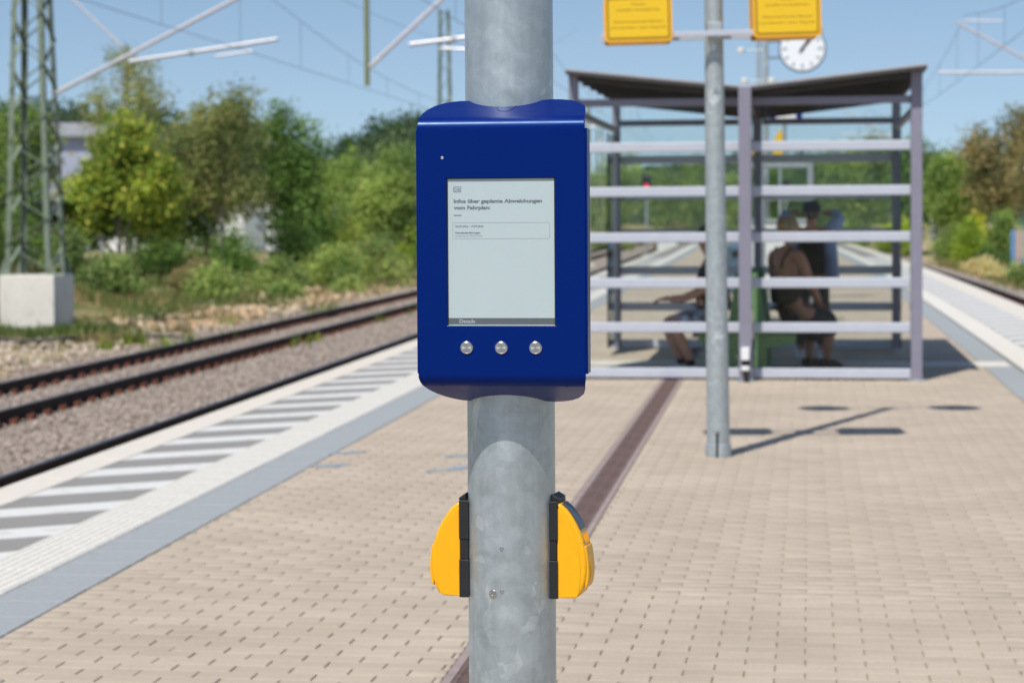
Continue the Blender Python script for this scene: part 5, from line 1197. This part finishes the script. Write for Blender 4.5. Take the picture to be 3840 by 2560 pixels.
def patchy(cx, cy, sx, sy, k, spread):
    def f(rng, n):
        c = np.stack([rng.uniform(cx - sx, cx + sx, k), rng.uniform(cy - sy, cy + sy, k)], -1)
        p = c[rng.integers(0, k, n)] + rng.normal(0, spread, (n, 2))
        return np.array([(x, y, gz(x, y) - .03) for x, y in p])
    return f
grass('bank_grass', 14000, patchy(-21, 66, 6, 22, 160, .45), .32, 'weed', 'loose green grass and weeds on the left bank', 1)
grass('dry_grass', 9000, patchy(-20, 62, 6, 20, 120, .45), .28, 'straw', 'dry straw coloured grass on the left bank', 2)
grass('block_grass', 5000, patchy(-17.2, 46.0, 1.7, .55, 36, .28), .26, 'weed', 'grass growing round the pale concrete block', 3)
grass('verge_grass', 9000, patchy(9, 86, 2.6, 22, 120, .5), .3, 'weed', 'grass on the verge beyond the right track', 4)
grass('verge_straw', 6000, patchy(8.0, 92, 1.6, 20, 70, .5), .3, 'straw', 'dry yellow grass beyond the right track', 5)
def trackweeds(rng, n):
    y = rng.uniform(24, 70, 9)[rng.integers(0, 9, n)] + rng.normal(0, .25, n); x = np.array([T2(q) for q in y]) + rng.choice([-1.5, -.9, .9, -2.6], 26)[(y * 7 % 26).astype(int)] + rng.normal(0, .12, n)
    return np.stack([x, y, np.full(n, -.97)], -1)
grass('track_weeds', 420, trackweeds, .22, 'lime', 'small green weeds between the left rails', 6)
# rubble strip
def bank(y): return T2(min(y, 200)) - 4.4
stones('rubble_stones', 1000, (-2.3, 1.1), (50, 86), bank, .13, -1.12, M['rubble'], 'orange sandstone rubble lying along the left bank', IV * [1, 1, .45], IF)
stones('gravel_heap', 2200, (-2.6, 2.2), (36, 78), bank, .075, -1.13, M['rubble_grey'], 'mixed pale gravel between the far left track and the bank')
cbx = empty('cable', (-14.6, 38, -1.08), label='black cable lying on the gravel left of the far track', cat='cable')
MB().tube([(-3 + .55 * k, 5 + .25 * k + .25 * math.sin(k * 1.3), .03 + .03 * math.sin(k * 2)) for k in range(10)], .04, 7).build('sheath', M['black_plastic'], cbx, smooth=True)

# ------------------------------------------------------------------ buildings and hills behind
def house(name, x, y, w_, d_, h_, rh, mw, mr, label, win=None, zb=None, cat='building', rz=0):
    r = empty(name, (x, y, gz(x, y) - .3 if zb is None else zb), rz, label=label, cat=cat)
    MB().box((0, 0, h_ / 2), (w_, d_, h_)).build('wall', mw, r)
    rf = MB().prism([(-d_ / 2 - .4, h_), (d_ / 2 + .4, h_), (0, h_ + rh)], -w_ / 2 - .4, w_ / 2 + .4, lambda u, v, t: (t, u, v)).build('roof', mr, r)
    if rh > .3: MB().box((0, -d_ / 2 - .45, h_ + .02), (w_ + .8, .12, .14)).build('gutter', M['grey_metal'], rf)
    for (wx, wz, ww, wh) in win or []:
        f = MB().box((wx, -d_ / 2 - .02, wz), (ww, .08, wh)).build('window', M['white'], r); MB().box((wx, -d_ / 2 - .07, wz), (ww - .16, .03, wh - .16)).build('pane', M['black'], f)
    return r
M['roof_grey'] = mat('grey_roof', (.27, .27, .29), .7, var=.1, scale=1); M['lav'] = mat('lavender_render', (.36, .38, .50), .8, var=.05, scale=1); M['timber'] = mat('dark_timber', (.035, .026, .022), .85, var=.3, scale=4, stretch=(4, 4, .5))
house('apartment_building', -44.5, 128, 7.5, 9, 6.9, 1.0, M['lav'], M['roof_grey'], 'building with grey roof and lavender wall behind the maple', [(-2.4 + 2.4 * k, z, 1.2, 1.4) for k in range(3) for z in (2.0, 4.9)])
hall = empty('white_hall', (-29.6, 106, gz(-29.6, 106)), label='low white hall glimpsed between the trunks of the left trees', cat='building')
for k in range(12): MB().box((-7.7 + 1.4 * k, 0, 1.4), (1.38, 3, 2.8)).build('wall_panel', M['white'], hall)
MB().box((0, 0, 2.9), (17.2, 3.6, .2)).build('roof', M['roof_grey'], hall)
for k in range(4): MB().box((-6 + 4.2 * k, -1.52, 1.0), (1.1, .06, 2.0)).build('door', M['grey_metal'], hall)
shd = house('timber_shed', -26.6, 69.5, 4.2, 3, 2.3, .12, M['timber'], M['timber'], 'dark timber shed behind the lattice mast', cat='shed', zb=-.3)
MB().box((.2, -1.53, 1.1), (1.5, .06, 2.1)).build('door', M['black'], shd)
# striped fence at the right edge
fc = empty('striped_fence', (7.35, 80, gz(7.35, 80) - .1), label='board fence with blue, pink and green vertical stripes at the right edge', cat='fence')
stripe_cols = [(.13, .27, .50), (.52, .36, .30), (.40, .37, .30), (.50, .40, .32), (.20, .34, .17), (.45, .33, .27), (.12, .27, .52), (.36, .36, .34)]
SM = [mat('fence_board_%d' % i, c, .8, var=.1, scale=4) for i, c in enumerate(stripe_cols)]
for k in range(26):
    top = (1.18, .98); u = k * .17
    MB().box((u, .012 * (k % 2), 1.58), (.16, .03, 1.02)).build('board', SM[k % 8], fc); MB().box((u, .012 * (k % 2), .55), (.16, .03, 1.0)).build('board', SM[(k + 4) % 8], fc)
for k in range(4): MB().box((k * 1.4, .08, 1.05), (.1, .1, 2.1)).build('post', M['timber'], fc)
wp = empty('white_post', (7.35, 129, gz(7.35, 129)), label='short white marker board beyond the right track', cat='marker')
MB().box((0, 0, 1.75), (.5, .12, 1.7)).build('board', M['white'], wp, bevel=.02); MB().box((0, 0, .5), (.1, .1, 1.2)).build('stake', M['galv2'], wp)
lpr = empty('street_lamp', (10.8, 106, gz(10.8, 106)), label='slanted silver street lamp in front of the brownish tree', cat='street lamp')
MB().tube([(0, 0, 0), (0, 0, 3.6), (-.1, 0, 4.1)], [.05, .04, .035], 10).build('shaft', M['galv2'], lpr, smooth=True)
MB().bar((-.55, 0, 4.02), (.35, 0, 4.42), .16, .09).build('lamp_head', M['alu'], lpr, bevel=.02)
# wooded hills
def hill(name, x, y, rx, ry, h, label, seed, n=9000):
    rng = np.random.default_rng(seed); N_ = 40
    V = []; F = []
    for j in range(N_ + 1):
        for i in range(N_ + 1):
            u, v = i / N_ * 2 - 1, j / N_ * 2 - 1; rr = min(1, u * u + v * v)
            V.append((x + u * rx, y + v * ry, -2 + (h + 2) * (1 - rr) ** 1.2 * (1 + .12 * math.sin(5 * u + seed) * math.sin(4 * v)) + .5 * math.sin(23 * u) * math.sin(19 * v)))
    for j in range(N_):
        for i in range(N_): F.append((j * (N_ + 1) + i, j * (N_ + 1) + i + 1, (j + 1) * (N_ + 1) + i + 1, (j + 1) * (N_ + 1) + i))
    tag(link('hill', np_mesh('hill', V, F, True), bpy.data.materials.get('hill_grass') or mat('hill_grass', (.022, .04, .016), .95, var=.3, scale=.2)), kind='structure')
    V = np.array(V); k = rng.integers(0, len(V), 1600); c = V[k] + rng.normal(0, 1, (1600, 3)) * [rx / N_, ry / N_, .4]; c = c[c[:, 2] > 0]
    P = (c[:, None, :] + rng.normal(0, 1, (len(c), n // 900, 3)) * [1.0, 1.0, .8] + [0, 0, .5]).reshape(-1, 3)
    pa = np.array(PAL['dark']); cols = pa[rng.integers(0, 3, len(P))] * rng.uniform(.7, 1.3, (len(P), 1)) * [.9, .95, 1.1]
    o = link(name, leaf_mesh(name, P, .6, cols, rng, .3), M['leaf'])
    tag(o, label, 'woodland', kind='stuff')
hill('distant_woodland', -96, 265, 60, 45, 14.5, 'dark wooded hill behind the building on the left', 3, 16000)
hill('distant_woodland', -59, 330, 30, 60, 15.2, 'dark wooded hilltop left of the blue display', 4, 16000)
hill('distant_woodland', 10, 420, 120, 60, 12, 'far wooded rise behind the shelter', 5, 16000)
